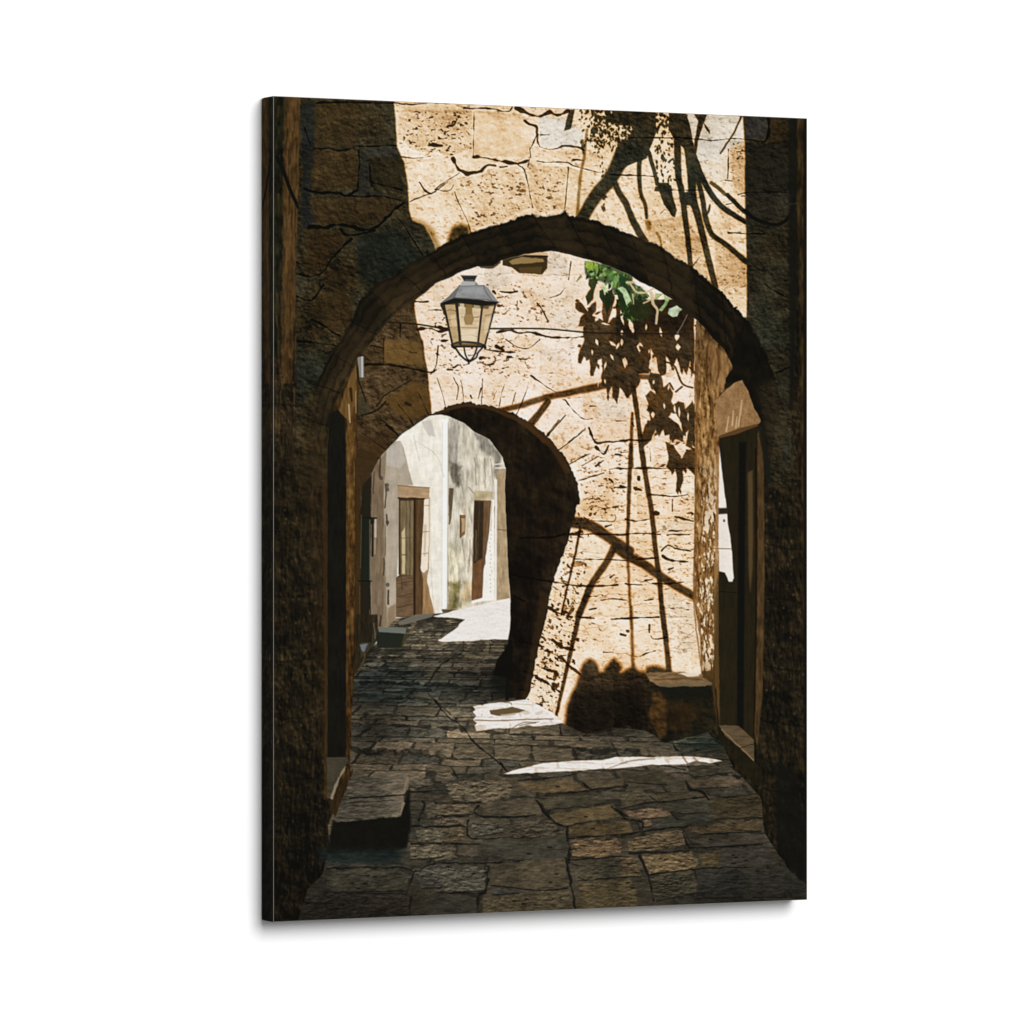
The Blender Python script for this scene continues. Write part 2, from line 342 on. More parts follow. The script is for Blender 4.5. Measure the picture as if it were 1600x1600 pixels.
for pts, c in [(z(1, (400, 495), (840, 500), (850, 820), (400, 830)), (74, 56, 28)), (z(1, (450, 905), (1080, 890), (1150, 960), (1050, 1090), (900, 1140), (480, 1120)), (70, 52, 26)),
               (z(1, (420, 1165), (680, 1160), (770, 1220), (640, 1370), (520, 1520), (400, 1520)), (64, 46, 22)), (z(1, (480, 110), (820, 110), (880, 200), (800, 460), (480, 470)), (70, 54, 28)),
               (z(1, (370, 100), (480, 100), (480, 480), (440, 900), (480, 1100), (380, 1150), (380, 700), (370, 400)), (35, 39, 38)),
               (z(1, (860, 490), (940, 490), (940, 820), (1030, 880), (850, 870)), (50, 50, 42)), (z(1, (930, 480), (1170, 470), (1180, 560), (950, 550)), (62, 60, 52)),
               (z(1, (950, 560), (1210, 560), (1230, 850), (960, 800)), (50, 42, 22)),
               (z(1, (850, 1230), (1150, 1150), (1380, 1400), (1250, 1500), (1050, 1640), (850, 1600)), (34, 39, 31)),
               (z(4, (450, 270), (700, 130), (800, 250), (780, 480), (640, 540), (450, 380)), (58, 44, 22)), (z(4, (560, 0), (800, 0), (760, 150), (560, 120)), (56, 42, 22)),
               (z(3, (1050, 215), (1230, 225), (1200, 410), (1050, 410)), (52, 52, 48)), (z(3, (1060, 860), (1420, 850), (1420, 1000), (1300, 1080), (1080, 1040)), (54, 48, 36)),
               (z(3, (1250, 230), (1390, 240), (1390, 420), (1260, 440)), (56, 40, 20)), (z(3, (1050, 440), (1400, 440), (1420, 840), (1050, 840)), (36, 34, 24))]:
    sm = poly(pts, 3.5, 5)
    s, m = sm
    f = np.clip(.36 + .82 * tS[s], .1, 1.5)[..., None]
    colSh[s] += (np.asarray(c, F) * f - colSh[s]) * (m * .78)[..., None]
# warm fringe where light meets shade
fr = 4 * sunF * (1 - sunF)
colF = colSh + (colSun - colSh) * sunF[..., None] + fr[..., None] * np.array([26, 2, -30], F)
over((np.s_[:, :], faceM), colF)
over(stroke(z(3, (1040, 1000), (1100, 1060), (1200, 1100), (1300, 1120), (1380, 1080), (1430, 1000), (1445, 900)), 6, 5, .9), (12, 12, 9))
over(stroke(z(3, (1410, 948), (1470, 942)), 3, 2, 1), (120, 120, 112))
# right-hand end: dark corner and brown near strip
over(poly([(1232, 140), (1246, 140), (1246, 420), (1240, 640), (1234, 640)], 3, 1), (18, 18, 13), .85)
over(poly([(1246, 140), (1262, 140), (1262, 1000), (1254, 1000), (1250, 480), (1246, 330)], 2, 1.5), ramp(.4 + .9 * VS + .4 * N30, [(0, (16, 12, 6)), (.5, (58, 44, 20)), (1, (88, 68, 34))]), .9)
over(poly([(1256, 140), (1264, 140), (1264, 1450), (1258, 1450), (1256, 700)], 1.5, .6), (16, 13, 8), .85)

# ---------------------------------------------------------------- c. underside of the front arch
ring = OUT_L[::-1] + jag(OUT_R, 3.2, 1.5, 3) + [(1200, 760), (880, 760), (470, 760)]
tR = .42 + .3 * N10 + .6 * N30 + .3 * R12
colR = ramp(tR, [(0, (10, 8, 5)), (.4, (27, 22, 13)), (.7, (42, 34, 20)), (1, (64, 50, 30))])
colR *= (1 - .22 * sstep(1090, 1190, X))[..., None]
lift = full(poly([(470, 640), (540, 560), (640, 440), (700, 420), (640, 500), (560, 580), (520, 660), (512, 780), (468, 780)], 14)) * .95
colR *= (1 + lift)[..., None]


over(poly(ring, .9, 1.1), colR)
# courses and joints of the arch stones
over(poly([(474, 690), (511, 680), (512, 1186), (500, 1186), (486, 900), (470, 800)], 9, 4), ramp(.46 + .5 * VS + .4 * N10 + .5 * R12, [(0, (14, 11, 6)), (.5, (46, 35, 19)), (1, (86, 67, 40))]), .62)
_o = resample(OUT_L[::-1] + OUT_R, 121); _i = resample(IN_L[::-1] + IN_T, 121)
for f, c, w, a in [(.12, (52, 42, 24), 5, .35), (.3, (12, 10, 6), 3, .6), (.42, (56, 42, 24), 8, .35), (.62, (11, 9, 6), 3, .55), (.74, (58, 43, 25), 9, .4), (.9, (14, 11, 7), 4, .5), (.05, (10, 10, 7), 4, .6)]:
    over(stroke(_o[2:(100 if c[0] > 30 else 118)] * (1 - f) + _i[2:(100 if c[0] > 30 else 118)] * f, w, w, 1.8, 3, 0, .8), c, a)
for k in range(5, 118, 6):
    k2 = min(120, k + int(rng.integers(-1, 2)))
    over(stroke([_o[k], (_o[k] + _i[k2]) / 2, _i[k2]], 2.2, 1.6, 1.2, 2, 4, .7), (10, 8, 5), .6)
    if rng.random() < .6:
        over(poly([_o[k], _o[k + 2], _o[min(120, k + 5)], _i[min(120, k2 + 5)], _i[k2]], 3, 3), (54, 42, 24) if rng.random() < .5 and _o[k][0] < 1100 else (12, 12, 8), .32)

over(poly([(1186, 600), (1212, 590), (1226, 640), (1222, 720), (1205, 770), (1194, 740), (1196, 690)], 9, 4), ramp(tS + .1, [(0, (8, 8, 5)), (.5, (30, 26, 17)), (.9, (58, 48, 30))]), .7)
over(poly([(466, 640), (490, 600), (500, 640), (486, 760), (466, 780)], 9, 4), ramp(tS, [(0, (10, 9, 5)), (.5, (38, 31, 18)), (.9, (72, 56, 32))]), .7)
# ---------------------------------------------------------------- d. what is seen through the front arch
OPEN = full(poly(IN_L[::-1][0:0] + IN_L[::-1] + IN_T + [(1200, 1300), (505, 1300)], .8, .9))
img0 = img.copy()
# second wall
AR = (z(4, (1030, 1610), (1100, 1480), (1220, 1370), (1350, 1280), (1440, 1220), (1560, 1170)) + z(5, (100, 1360), (210, 1330), (300, 1318), (370, 1340),
      (470, 1350), (560, 1390), (640, 1410), (720, 1460), (800, 1500), (920, 1600)) + z(8, (930, 110), (1020, 220), (1080, 280), (1140, 390), (1180, 500),
      (1203, 610), (1207, 680)))
JAMB = z(8, (1190, 690), (1150, 820), (1110, 960), (1060, 1120), (1020, 1210), (980, 1330), (950, 1450), (940, 1560)) + z(
      'B', (940, 160), (910, 290), (880, 400), (850, 540), (820, 680), (790, 860), (755, 935))
sunW = full(poly(z(4, (1310, 200), (1340, 450), (1390, 620), (1420, 800), (1450, 1100), (1468, 1230)) + [(680, 720), (680, 1200), (1100, 1200), (1100, 380), (640, 380)], 1.5, 1.4))
for pts, w, w2, sf, v in [
    (z(5, (540, 1390), (700, 1355), (900, 1290), (1150, 1235), (1440, 1175)), 8, 12, 2.2, .82),
    (z(5, (790, 1510), (870, 1410), (940, 1320)), 12, 10, 1.6, .88),
    (z(6, (-40, 900), (120, 895), (260, 900)), 8, 8, 2, .8),
    (z(6, (20, 900), (40, 1000), (60, 1060)), 14, 3, 1.5, .85),
    (z(6, (95, 930), (130, 1150), (160, 1400), (190, 1640)), 8, 7.5, 1.2, .92),
    (z(6, (95, 1200), (90, 1400), (90, 1640)), 4, 6, 1.5, .75),
    (z(9, (85, -30), (70, 300), (62, 600), (55, 800)), 6.5, 5.5, 1.4, .9),
    (z(9, (55, 800), (60, 950), (72, 1200), (90, 1500)), 4.5, 4, 2, .7),
    (z(9, (172, -20), (210, 250), (260, 550), (290, 850), (322, 1100), (350, 1400), (380, 1620)), 8, 8, 1.4, .93),
    (z('C', (90, -60), (95, 250), (105, 470)), 4, 6, 2.4, .65),
    (z('C', (350, -60), (380, 250), (405, 480)), 7, 9, 1.8, .9),
    (z(8, (1150, 830), (1240, 845), (1330, 880), (1450, 960), (1620, 1070)), 19, 15, 2.4, .93),
    (z(9, (-20, 840), (60, 900), (180, 960), (320, 1060), (450, 1140), (610, 1235)), 16, 12, 2.4, .9),
    (z(8, (1490, 1040), (1430, 1160), (1320, 1320), (1250, 1480), (1190, 1620)), 12, 9, 2, .9),
    (z('B', (1285, -20), (1220, 150), (1180, 300), (1140, 480), (1100, 650), (1060, 830), (1005, 1070)), 9, 5, 1.3, .93),
    (z(8, (1215, 800), (1205, 900), (1170, 1080), (1130, 1250), (1090, 1420), (1050, 1600)), 4.5, 3, 1, .93),
    (z('B', (1095, -10), (1062, 190)), 3, 2.5, 1, .8)]:
    put(sunW, stroke(pts, w, w2, sf, .8), v ** .55, 'cut')
LEAF = [
 z(5, (1165, 495), (1200, 480), (1240, 520), (1270, 560), (1300, 500), (1340, 480), (1340, 560), (1310, 600), (1400, 640), (1385, 560), (1400, 430), (1480, 400), (1500, 440), (1470, 560), (1440, 660), (1480, 620), (1540, 600), (1565, 640), (1600, 690), (1700, 640),
   (1700, 1180), (1600, 1290), (1560, 1220), (1540, 1200), (1520, 1335), (1490, 1290), (1470, 1190), (1440, 1265), (1420, 1200), (1385, 1180), (1390, 960), (1360, 970), (1320, 1100), (1295, 1105), (1290, 970), (1240, 940), (1215, 1000), (1190, 990),
   (1195, 920), (1240, 800), (1225, 740), (1240, 690), (1195, 690), (1210, 620), (1240, 585), (1200, 570), (1170, 540)),
 z(6, (-40, 250), (600, 250), (620, 640), (610, 850), (585, 900), (575, 760), (550, 880), (520, 830), (500, 860), (470, 740), (430, 830), (380, 710), (375, 860), (330, 880), (310, 850), (300, 740), (250, 660), (235, 870), (110, 870), (150, 740), (60, 800), (50, 830), (-40, 780)),
 z(6, (290, 900), (340, 890), (360, 980), (400, 950), (440, 1030), (420, 1100), (440, 1130), (480, 1100), (530, 1110), (540, 1160), (600, 1100), (630, 1240), (625, 1500), (590, 1440), (600, 1510), (540, 1470), (560, 1340), (520, 1380),
   (500, 1260), (450, 1190), (420, 1200), (400, 1230), (480, 1290), (520, 1360), (520, 1440), (460, 1420), (430, 1440), (410, 1380), (370, 1390), (350, 1330), (320, 1400), (290, 1340), (260, 1420), (190, 1480), (165, 1400), (210, 1290),
   (250, 1250), (240, 1190), (210, 1170), (230, 1130), (205, 1050), (250, 1015), (290, 1040), (270, 980)),
 z(9, (370, -60), (440, -30), (500, 60), (560, 10), (640, 20), (655, 160), (610, 215), (550, 160), (515, 190), (522, 260), (505, 320), (480, 362), (458, 350), (472, 250), (450, 170), (420, 190), (375, 150), (400, 80)),
 z(6, (240, 860), (330, 880), (320, 980), (260, 1010), (230, 930)), z(6, (560, 1180), (620, 1140), (620, 1260), (580, 1240)),
 z(5, (1250, 440), (1290, 380), (1340, 330), (1310, 470), (1270, 510))]
for pts in LEAF:
    s, m = poly(pts, 1.2, 1.3); sunW[s] *= 1 - m * np.clip(.95 + .25 * N30[s] + .10 * N10[s], .87, .99)
for pts in [z(6, (360, 770), (440, 800), (480, 880), (520, 960), (600, 985)), z(6, (460, 1020), (510, 980)), z(6, (370, 760), (370, 860), (330, 885)), z(6, (410, 950), (440, 1000))]:
    put(sunW, stroke(pts, 3, 3, .8, .8), .93, 'cut')
for t_, cx, cy, rx, ry, a in [(5, 1345, 630, 14, 22, .5), (5, 1420, 668, 35, 8, .2), (5, 1480, 835, 32, 14, .6), (5, 1525, 850, 12, 26, .4), (5, 1555, 740, 12, 18, 0), (5, 1310, 908, 8, 20, 0), (5, 1350, 822, 14, 26, -.3),
                              (5, 1475, 945, 10, 26, -.5), (5, 1590, 990, 12, 36, -.3), (5, 1412, 1020, 9, 34, .3), (5, 1415, 1145, 10, 18, 0), (5, 1360, 1130, 10, 60, .1),
                              (6, 85, 470, 18, 55, -.2), (6, 210, 480, 10, 26, .2), (6, 335, 525, 12, 36, -.2), (6, 470, 560, 18, 28, .2), (6, 160, 650, 24, 36, 0), (6, 478, 648, 22, 24, 0), (6, 10, 400, 12, 60, -.2),
                              (6, 120, 340, 8, 30, 0), (6, 235, 685, 7, 16, 0), (6, 30, 785, 14, 36, -.2), (6, 278, 940, 12, 16, 0), (6, 270, 1215, 16, 24, 0), (6, 360, 1140, 9, 24, -.1), (6, 490, 1190, 10, 40, 0),
                              (6, 10, 610, 14, 24, 0), (9, 515, 45, 14, 36, .3), (6, 450, 1170, 9, 36, 0), (6, 560, 1230, 8, 30, 0), (6, 100, 520, 10, 24, 0), (6, 400, 985, 9, 24, .2)]:
    cx, cy = z(t_, (cx, cy))[0]
    L_ = 2.3 * max(rx, ry) * ZS; an = a + (math.pi / 2 if ry > rx else 0)
    put(sunW, poly(leafpts(cx - math.cos(an) * L_ / 2, cy - math.sin(an) * L_ / 2, L_, 1.9 * min(rx, ry) * ZS, an), .8, 1.2), .95)
_lr = np.random.default_rng(41)
for pts in LEAF[:4]:      # leaf tips along the rim of the shadow
    c_ = resample(np.array(pts + [pts[0]]), 60); m_ = c_.mean(0)
    for k in range(0, 60, 2):
        if _lr.random() < .45 or c_[k][1] < 470: continue
        d_ = c_[k] - m_; an = math.atan2(d_[1], d_[0]) * .5 + .8 + _lr.normal(0, .35)
        put(sunW, poly(leafpts(c_[k][0], c_[k][1] - 3, _lr.uniform(6, 13), _lr.uniform(3.5, 6), an), .9, .8), .93, 'cut')
scal = z('B', (1075, 1140), (1095, 960), (1165, 810), (1215, 650), (1240, 610), (1290, 575), (1335, 610), (1375, 690), (1400, 690), (1430, 640), (1485, 575), (1530, 610), (1560, 660)) + z(
    'C', (0, 480), (60, 455), (110, 420), (150, 465), (200, 480), (215, 435), (300, 425), (400, 455), (440, 490), (470, 520), (400, 640), (300, 1000), (-300, 1300))
put(sunW, poly(scal, 4.6, 1.6), 1, 'cut')

_rows = np.array([380, 430, 478, 515, 548, 585, 622, 655, 690, 731, 772, 811, 834, 872, 911, 965, 1019, 1062])
_ry = Y + 5 * N30 * 2 + 2.5 * WY
_ri = np.searchsorted(_rows, _ry.ravel()).reshape(Y.shape)
_bw = 44 + 46 * hash01(_ri.astype(np.int64), np.full(_ri.shape, 3, np.int64), 81)
_bx = (X + 4 * WX) / _bw + 9 * hash01(_ri.astype(np.int64), np.full(_ri.shape, 5, np.int64), 82)
BLK = hash01(np.floor(_bx).astype(np.int64), _ri.astype(np.int64), 83) - .5
_rr = np.concatenate([[330], _rows, [1110]])
_dt = _ry - _rr[_ri]; _db = _rr[np.clip(_ri + 1, 0, len(_rr) - 1)] - _ry
BEV = (1 - sstep(0, 3.5, _dt)) * .5 - (1 - sstep(0, 4.5, _db)) * .8 - (1 - sstep(0, 2.2, (_bx - np.floor(_bx)) * _bw)) * .6
BEV = (BEV * np.clip(.75 + 1.6 * N30 + .5 * WN, 0, 1.2)).astype(F)
_arch = 1 - np.clip(1 - (np.hypot(X - 745, (Y - 800) * 1.0) - 205) / 10, 0, 1) * (Y < 800)
tW = .775 + .17 * BLK * _arch + .16 * BEV * _arch + .13 * N10 + .22 * N30 + .06 * HS + .05 * N2 + .20 * R5 + .14 * R12
pw = np.full((PH, PW), .30, F)
put(pw, poly([(690, 460), (770, 500), (830, 560), (830, 590), (700, 590), (660, 540)], 8), .8)
put(pw, poly([(760, 440), (860, 440), (860, 510), (760, 520)], 8), .7)
put(pw, poly([(880, 720), (980, 690), (990, 800), (910, 815)], 8), .7)
put(pw, poly(JAMB + z('B', (1010, 1060), (1060, 830), (1140, 480), (1200, 200), (1200, -60)), 2), 1.0)
put(pw, poly([(1030, 760), (1090, 760), (1090, 940), (1030, 940)], 8), .5)
tW -= .66 * PITS * pw + .25 * PITV * np.clip(pw - .85, 0, 1) * 4 + .18 * SPK * pw
# bedding planes on the lower right wall
bed = full(poly([(905, 690), (1090, 690), (1090, 1060), (840, 1060), (905, 800)], 10))
lines = np.abs(((Y + 3 * N30 * 8 + 2.2 * WY + 2 * N10 * 3) / 12.5) % 1 - .5) * 2
tW -= bed * (.30 * sstep(.82, .97, lines) * sstep(.44, .6, fbm(X / 26, Y / 9, 31, 2)))
tW += bed * .12 * (fbm(X / 30, Y / 12, 33, 2) - .5)
CRW = [
 (z(5, (540, 400), (620, 410), (680, 400)), 2.4), (z(5, (960, 450), (1040, 420), (1080, 370)), 1.3), (z(5, (510, 740), (620, 720), (700, 745), (800, 740), (930, 775), (1100, 785), (1230, 775)), 3),
 (z(5, (410, 880), (520, 900), (660, 905)), 2.6), (z(5, (0, 700), (100, 710)), 4), (z(5, (590, 800), (680, 860), (780, 870), (870, 800)), 1.5), (z(5, (800, 1100), (920, 1190), (1010, 1240)), 1.6),
 (z(5, (380, 1210), (360, 1290)), 1.7), (z(5, (510, 1230), (480, 1300)), 1.2), (z(5, (670, 1240), (640, 1340)), 1), (z(5, (150, 1120), (190, 1200), (180, 1300)), 1.2), (z(5, (1080, 1300), (1160, 1400), (1240, 1460), (1310, 1460)), 1.5),
 (z(5, (930, 1590), (1030, 1470)), 1.3), (z(5, (1190, 1590), (1250, 1540)), 1.5), (z(5, (1270, 1540), (1310, 1600)), 1), (z(5, (1510, 1480), (1590, 1480)), 1.3), (z(5, (510, 860), (570, 890)), 5), (z(5, (0, 555), (50, 560)), 2),
 (z(5, (850, 500), (890, 550), (940, 650)), 2), (z(5, (680, 480), (680, 560)), 1.4), (z(5, (1130, 150), (1110, 300)), 1.4), (z(5, (480, 400), (500, 420)), 4), (z(5, (300, 1290), (290, 1270)), 4), (z(5, (20, 860), (10, 1000)), 1.4),
 (z(5, (480, 1000), (440, 1015)), 2.4), (z(5, (150, 1030), (190, 1010)), 3), (z(5, (100, 1050), (140, 1055)), 3), (z(5, (600, 950), (630, 945)), 3.5), (z(5, (700, 960), (760, 965)), 2.4), (z(5, (560, 1040), (610, 1030)), 2),
 (z(5, (1290, 1355), (1340, 1358)), 1.6), (z(5, (380, 960), (430, 950)), 4),
 (z(8, (940, 110), (1020, 10)), 1.3), (z(8, (1030, 230), (1150, 130), (1250, 60)), 1.6), (z(8, (1280, 40), (1330, 160), (1440, 160), (1600, 150)), 2.5), (z(8, (1340, 200), (1400, 260), (1440, 190)), 2.8),
 (z(8, (1220, 360), (1360, 280)), 1.5), (z(8, (1450, 390), (1520, 375), (1600, 390)), 2.8), (z(8, (1500, 540), (1590, 540)), 2.4), (z(8, (1260, 800), (1320, 820), (1490, 820), (1500, 770)), 1.3), (z(8, (1080, 930), (1200, 935)), 3),
 (z(8, (1220, 930), (1400, 930), (1600, 935)), 2.2), (z(8, (1420, 870), (1470, 850)), 1.8), (z(8, (1150, 1135), (1250, 1140), (1400, 1140), (1600, 1150)), 1.7), (z(8, (990, 1330), (1120, 1350), (1250, 1365), (1400, 1360), (1520, 1355)), 2.8),
 (z(8, (1270, 1450), (1350, 1445)), 1.4), (z(8, (1380, 1480), (1500, 1470), (1600, 1480)), 1.5), (z(8, (1280, 1560), (1340, 1550)), 2.4), (z(8, (1460, 1290), (1490, 1270)), 1.6), (z(8, (1340, 360), (1400, 320)), 2.5), (z(8, (1500, 260), (1560, 270)), 2), (z(8, (1450, 470), (1480, 500)), 2.6),
 (z('B', (940, 160), (1000, 190), (1070, 220)), 4.6), (z('B', (1100, 230), (1140, 236)), 3), (z('B', (1200, 235), (1330, 245)), 2.6), (z('B', (1470, 250), (1620, 250)), 2.4), (z('B', (980, 430), (1050, 480), (1160, 510)), 5), (z('B', (860, 470), (900, 480)), 4),
 (z('B', (1400, 530), (1480, 525)), 1.4), (z('B', (1040, 570), (1130, 650), (1200, 710)), 3.6), (z('B', (840, 740), (940, 790), (1000, 860)), 2.8), (z('B', (890, 660), (980, 690)), 3), (z('B', (1540, 380), (1590, 385)), 1.7), (z('B', (840, 960), (890, 965)), 3),
 (z(9, (0, 170), (120, 165), (250, 165)), 2.4), (z(9, (250, 165), (400, 170), (620, 165)), 1.9), (z(9, (240, 385), (420, 400), (560, 385)), 1.6), (z(9, (40, 590), (130, 605), (240, 590)), 2), (z(9, (0, 720), (170, 710), (330, 720)), 1.8),
 (z(9, (390, 720), (570, 720)), 2), (z(9, (340, 850), (390, 810), (480, 840), (580, 855)), 2.4), (z(9, (130, 930), (320, 910)), 2), (z(9, (350, 900), (400, 930), (490, 940), (560, 945)), 3), (z(9, (40, 1130), (180, 1140)), 1.8),
 (z(9, (200, 1105), (260, 1095)), 1.7), (z(9, (260, 1125), (400, 1130), (530, 1115)), 1.8), (z(9, (0, 1420), (200, 1415), (320, 1405)), 2), (z(9, (200, 1270), (270, 1260)), 1.3), (z(9, (110, 330), (170, 350)), 3), (z(9, (430, 430), (430, 520)), 1.8),
 (z(9, (450, 570), (600, 605)), 2.2), (z(9, (290, 540), (310, 545)), 4), (z(9, (400, 690), (510, 685)), 2.2), (z(9, (150, 240), (150, 260)), 4), (z(9, (400, 1010), (440, 995)), 2), (z(9, (590, 540), (600, 545)), 4), (z(9, (0, 320), (30, 325)), 3),
 (z('C', (250, 180), (280, 205), (380, 195)), 2.2), (z('C', (160, 350), (210, 325), (290, 305)), 1.8), (z('C', (0, 30), (320, 25)), 1.6), (z('C', (240, 90), (235, 150)), 2), (z('C', (0, 170), (40, 180)), 1.6), (z('C', (60, 140), (66, 136)), 3),
 (z(6, (-10, 1425), (240, 1425)), 1.8), (z(6, (0, 1530), (60, 1520)), 1.6), (z(6, (95, 1290), (105, 1310)), 3.4), (z(6, (240, 1490), (250, 1600)), 1.4),
 # shaded left
 (z(4, (880, 800), (1060, 795), (1250, 820), (1440, 860), (1500, 840)), 2.4), (z(4, (1200, 450), (1200, 570)), 1.5), (z(4, (1060, 590), (1060, 780)), 1.3), (z(4, (960, 640), (1060, 660)), 2), (z(4, (1000, 1140), (1080, 1050), (1300, 920)), 1.5),
 (z(4, (850, 1230), (1000, 1180), (1080, 1100)), 1.6), (z(4, (1280, 690), (1330, 700)), 2.4), (z(4, (1340, 510), (1430, 490), (1520, 520), (1590, 510)), 3.4), (z(4, (1520, 640), (1500, 800), (1450, 880)), 1.5), (z(4, (1310, 270), (1430, 270)), 2.6), (z(4, (1430, 340), (1540, 345)), 2.4),
 (z(4, (1550, 290), (1590, 440)), 4), (z(4, (1550, 600), (1600, 590)), 3), (z(4, (1250, 1120), (1280, 1130)), 4), (z(4, (1080, 1300), (1130, 1330)), 4), (z(4, (840, 1560), (960, 1590)), 1.6)]
_jr = np.random.default_rng(21)
for k in range(95):
    v_ = _jr.random(); x0_ = 905 - 85 * v_; x_ = x0_ + _jr.random() * (28 + 26 * v_); y_ = 800 + 300 * v_
    r_ = _jr.gamma(2.0, .75) + .7
    put(tW, ell(x_, y_, r_ * _jr.uniform(.9, 1.7), r_ * .62, .9 + _jr.normal(0, .7), .8), -.75 * _jr.uniform(.5, 1.1), 'add')
for c_ in ((866, 950), (892, 1004), (868, 1030), (890, 1032), (852, 1062), (868, 1076), (845, 1102)):
    for k in range(7):
        r_ = _jr.uniform(.8, 2.4); put(tW, ell(c_[0] + _jr.normal(0, 6), c_[1] + _jr.normal(0, 3.5), r_ * 1.5, r_ * .8, .7 + _jr.normal(0, .5), .8), -.8, 'add')
for k in range(170):
    x_, y_ = _jr.uniform(900, 1088), _jr.uniform(690, 1040); r_ = _jr.uniform(.6, 1.6)
    put(tW, ell(x_, y_, r_ * _jr.uniform(1.1, 2.6), r_ * .6, _jr.normal(-.15, .3), .8), -.6 * _jr.uniform(.5, 1.1), 'add')
for k in range(120):
    x_, y_ = _jr.uniform(690, 900), _jr.uniform(440, 640); r_ = _jr.uniform(.6, 1.5)
    put(tW, ell(x_, y_, r_ * _jr.uniform(1.1, 2.2), r_ * .6, _jr.normal(-.2, .5), .8), -.6 * _jr.uniform(.4, 1.1), 'add')
_ar = resample(AR, 61)
for k in range(3, 58, 4):
    d_ = _ar[k] - np.array([745., 800.]); d_ /= np.hypot(*d_); L_ = rng.uniform(34, 50)
    CRW.append(([tuple(_ar[k]), tuple(_ar[k] + d_ * L_ * .5 + rng.normal(0, 1, 2)), tuple(_ar[k] + d_ * L_)], rng.uniform(1.0, 1.9)))
    s, m = poly([_ar[k], _ar[min(60, k + 4)], _ar[min(60, k + 4)] + d_ * L_, _ar[k] + d_ * L_], 2, 1.5); tW[s] += m * F(rng.normal(0, .07))
for pts, w in CRW:
    put(tW, stroke(pts, w * 1.15, w * .8, .75, .9, 4, .75), -.82, 'add')
    put(tW, stroke([(a, b + w * .9 + .5) for a, b in pts], 1.2, 1.2, 1.2, 1.2), .08, 'add')
for pts, d in [(z(8, (1220, 420), (1500, 420), (1500, 800), (1240, 800)), -.10), (z(8, (1220, 1150), (1600, 1150), (1600, 1350), (1150, 1350)), -.05), (z('B', (1200, 260), (1500, 260), (1500, 520), (1180, 500)), -.06),
               (z(9, (80, 180), (170, 180), (240, 590), (80, 590)), -.04), (z(9, (80, 740), (280, 740), (310, 900), (90, 860)), -.07), (z(9, (80, 950), (310, 950), (330, 1120), (90, 1130)), -.07), (z(9, (400, 740), (570, 740), (570, 830), (400, 810)), -.06),
               (z(9, (80, 1150), (320, 1150), (330, 1400), (100, 1400)), -.06), (z(5, (400, 900), (780, 900), (780, 1080), (400, 1080)), -.10), (z(5, (700, 360), (860, 420), (940, 640), (800, 500)), -.10), (z(5, (500, 780), (900, 800), (900, 900), (560, 900)), -.08),
               (z(5, (1190, 1300), (1360, 1330), (1360, 1460), (1240, 1450)), -.10)]:
    put(tW, poly(pts, 4, 2), d, 'add')
colWs = ramp(tW, [(-.05, (44, 28, 12)), (.22, (122, 80, 40)), (.45, (210, 166, 118)), (.62, (236, 208, 174)), (.78, (246, 230, 214)), (1.0, (252, 246, 240))])
warm = sstep(650, 820, Y) * .42 + .04
colWs += (ramp(tW, [(-.05, (60, 34, 10)), (.3, (166, 110, 50)), (.55, (236, 190, 128)), (.78, (248, 224, 186)), (1, (253, 244, 230))]) - colWs) * warm[..., None]
tWs = tW - .18 + .3 * N10 + .4 * R5 + .3 * R12
colWh = ramp(tWs, [(0, (22, 15, 8)), (.3, (42, 31, 17)), (.55, (70, 53, 31)), (.8, (94, 75, 49)), (1, (118, 97, 68))])
colWh *= (1 - .24 * sstep(680, 730, X))[..., None]
for pts, c in [(z(4, (1060, 590), (1360, 600), (1410, 810), (1060, 780)), (112, 84, 42)), (z(4, (1080, 1090), (1300, 930), (1440, 1000), (1460, 1200), (1250, 1260), (1130, 1160)), (92, 66, 30)), (z(4, (840, 1020), (920, 1140), (960, 1180), (850, 1230)), (66, 62, 44)),
               (z(4, (850, 1380), (1100, 1430), (1040, 1600), (840, 1600)), (66, 46, 24))]:
    sm = poly(pts, 2.5, 2); s, m = sm
    colWh[s] += (np.asarray(c, F) * np.clip(.55 + .6 * tW[s], .1, 1.4)[..., None] - colWh[s]) * (m * .8)[..., None]
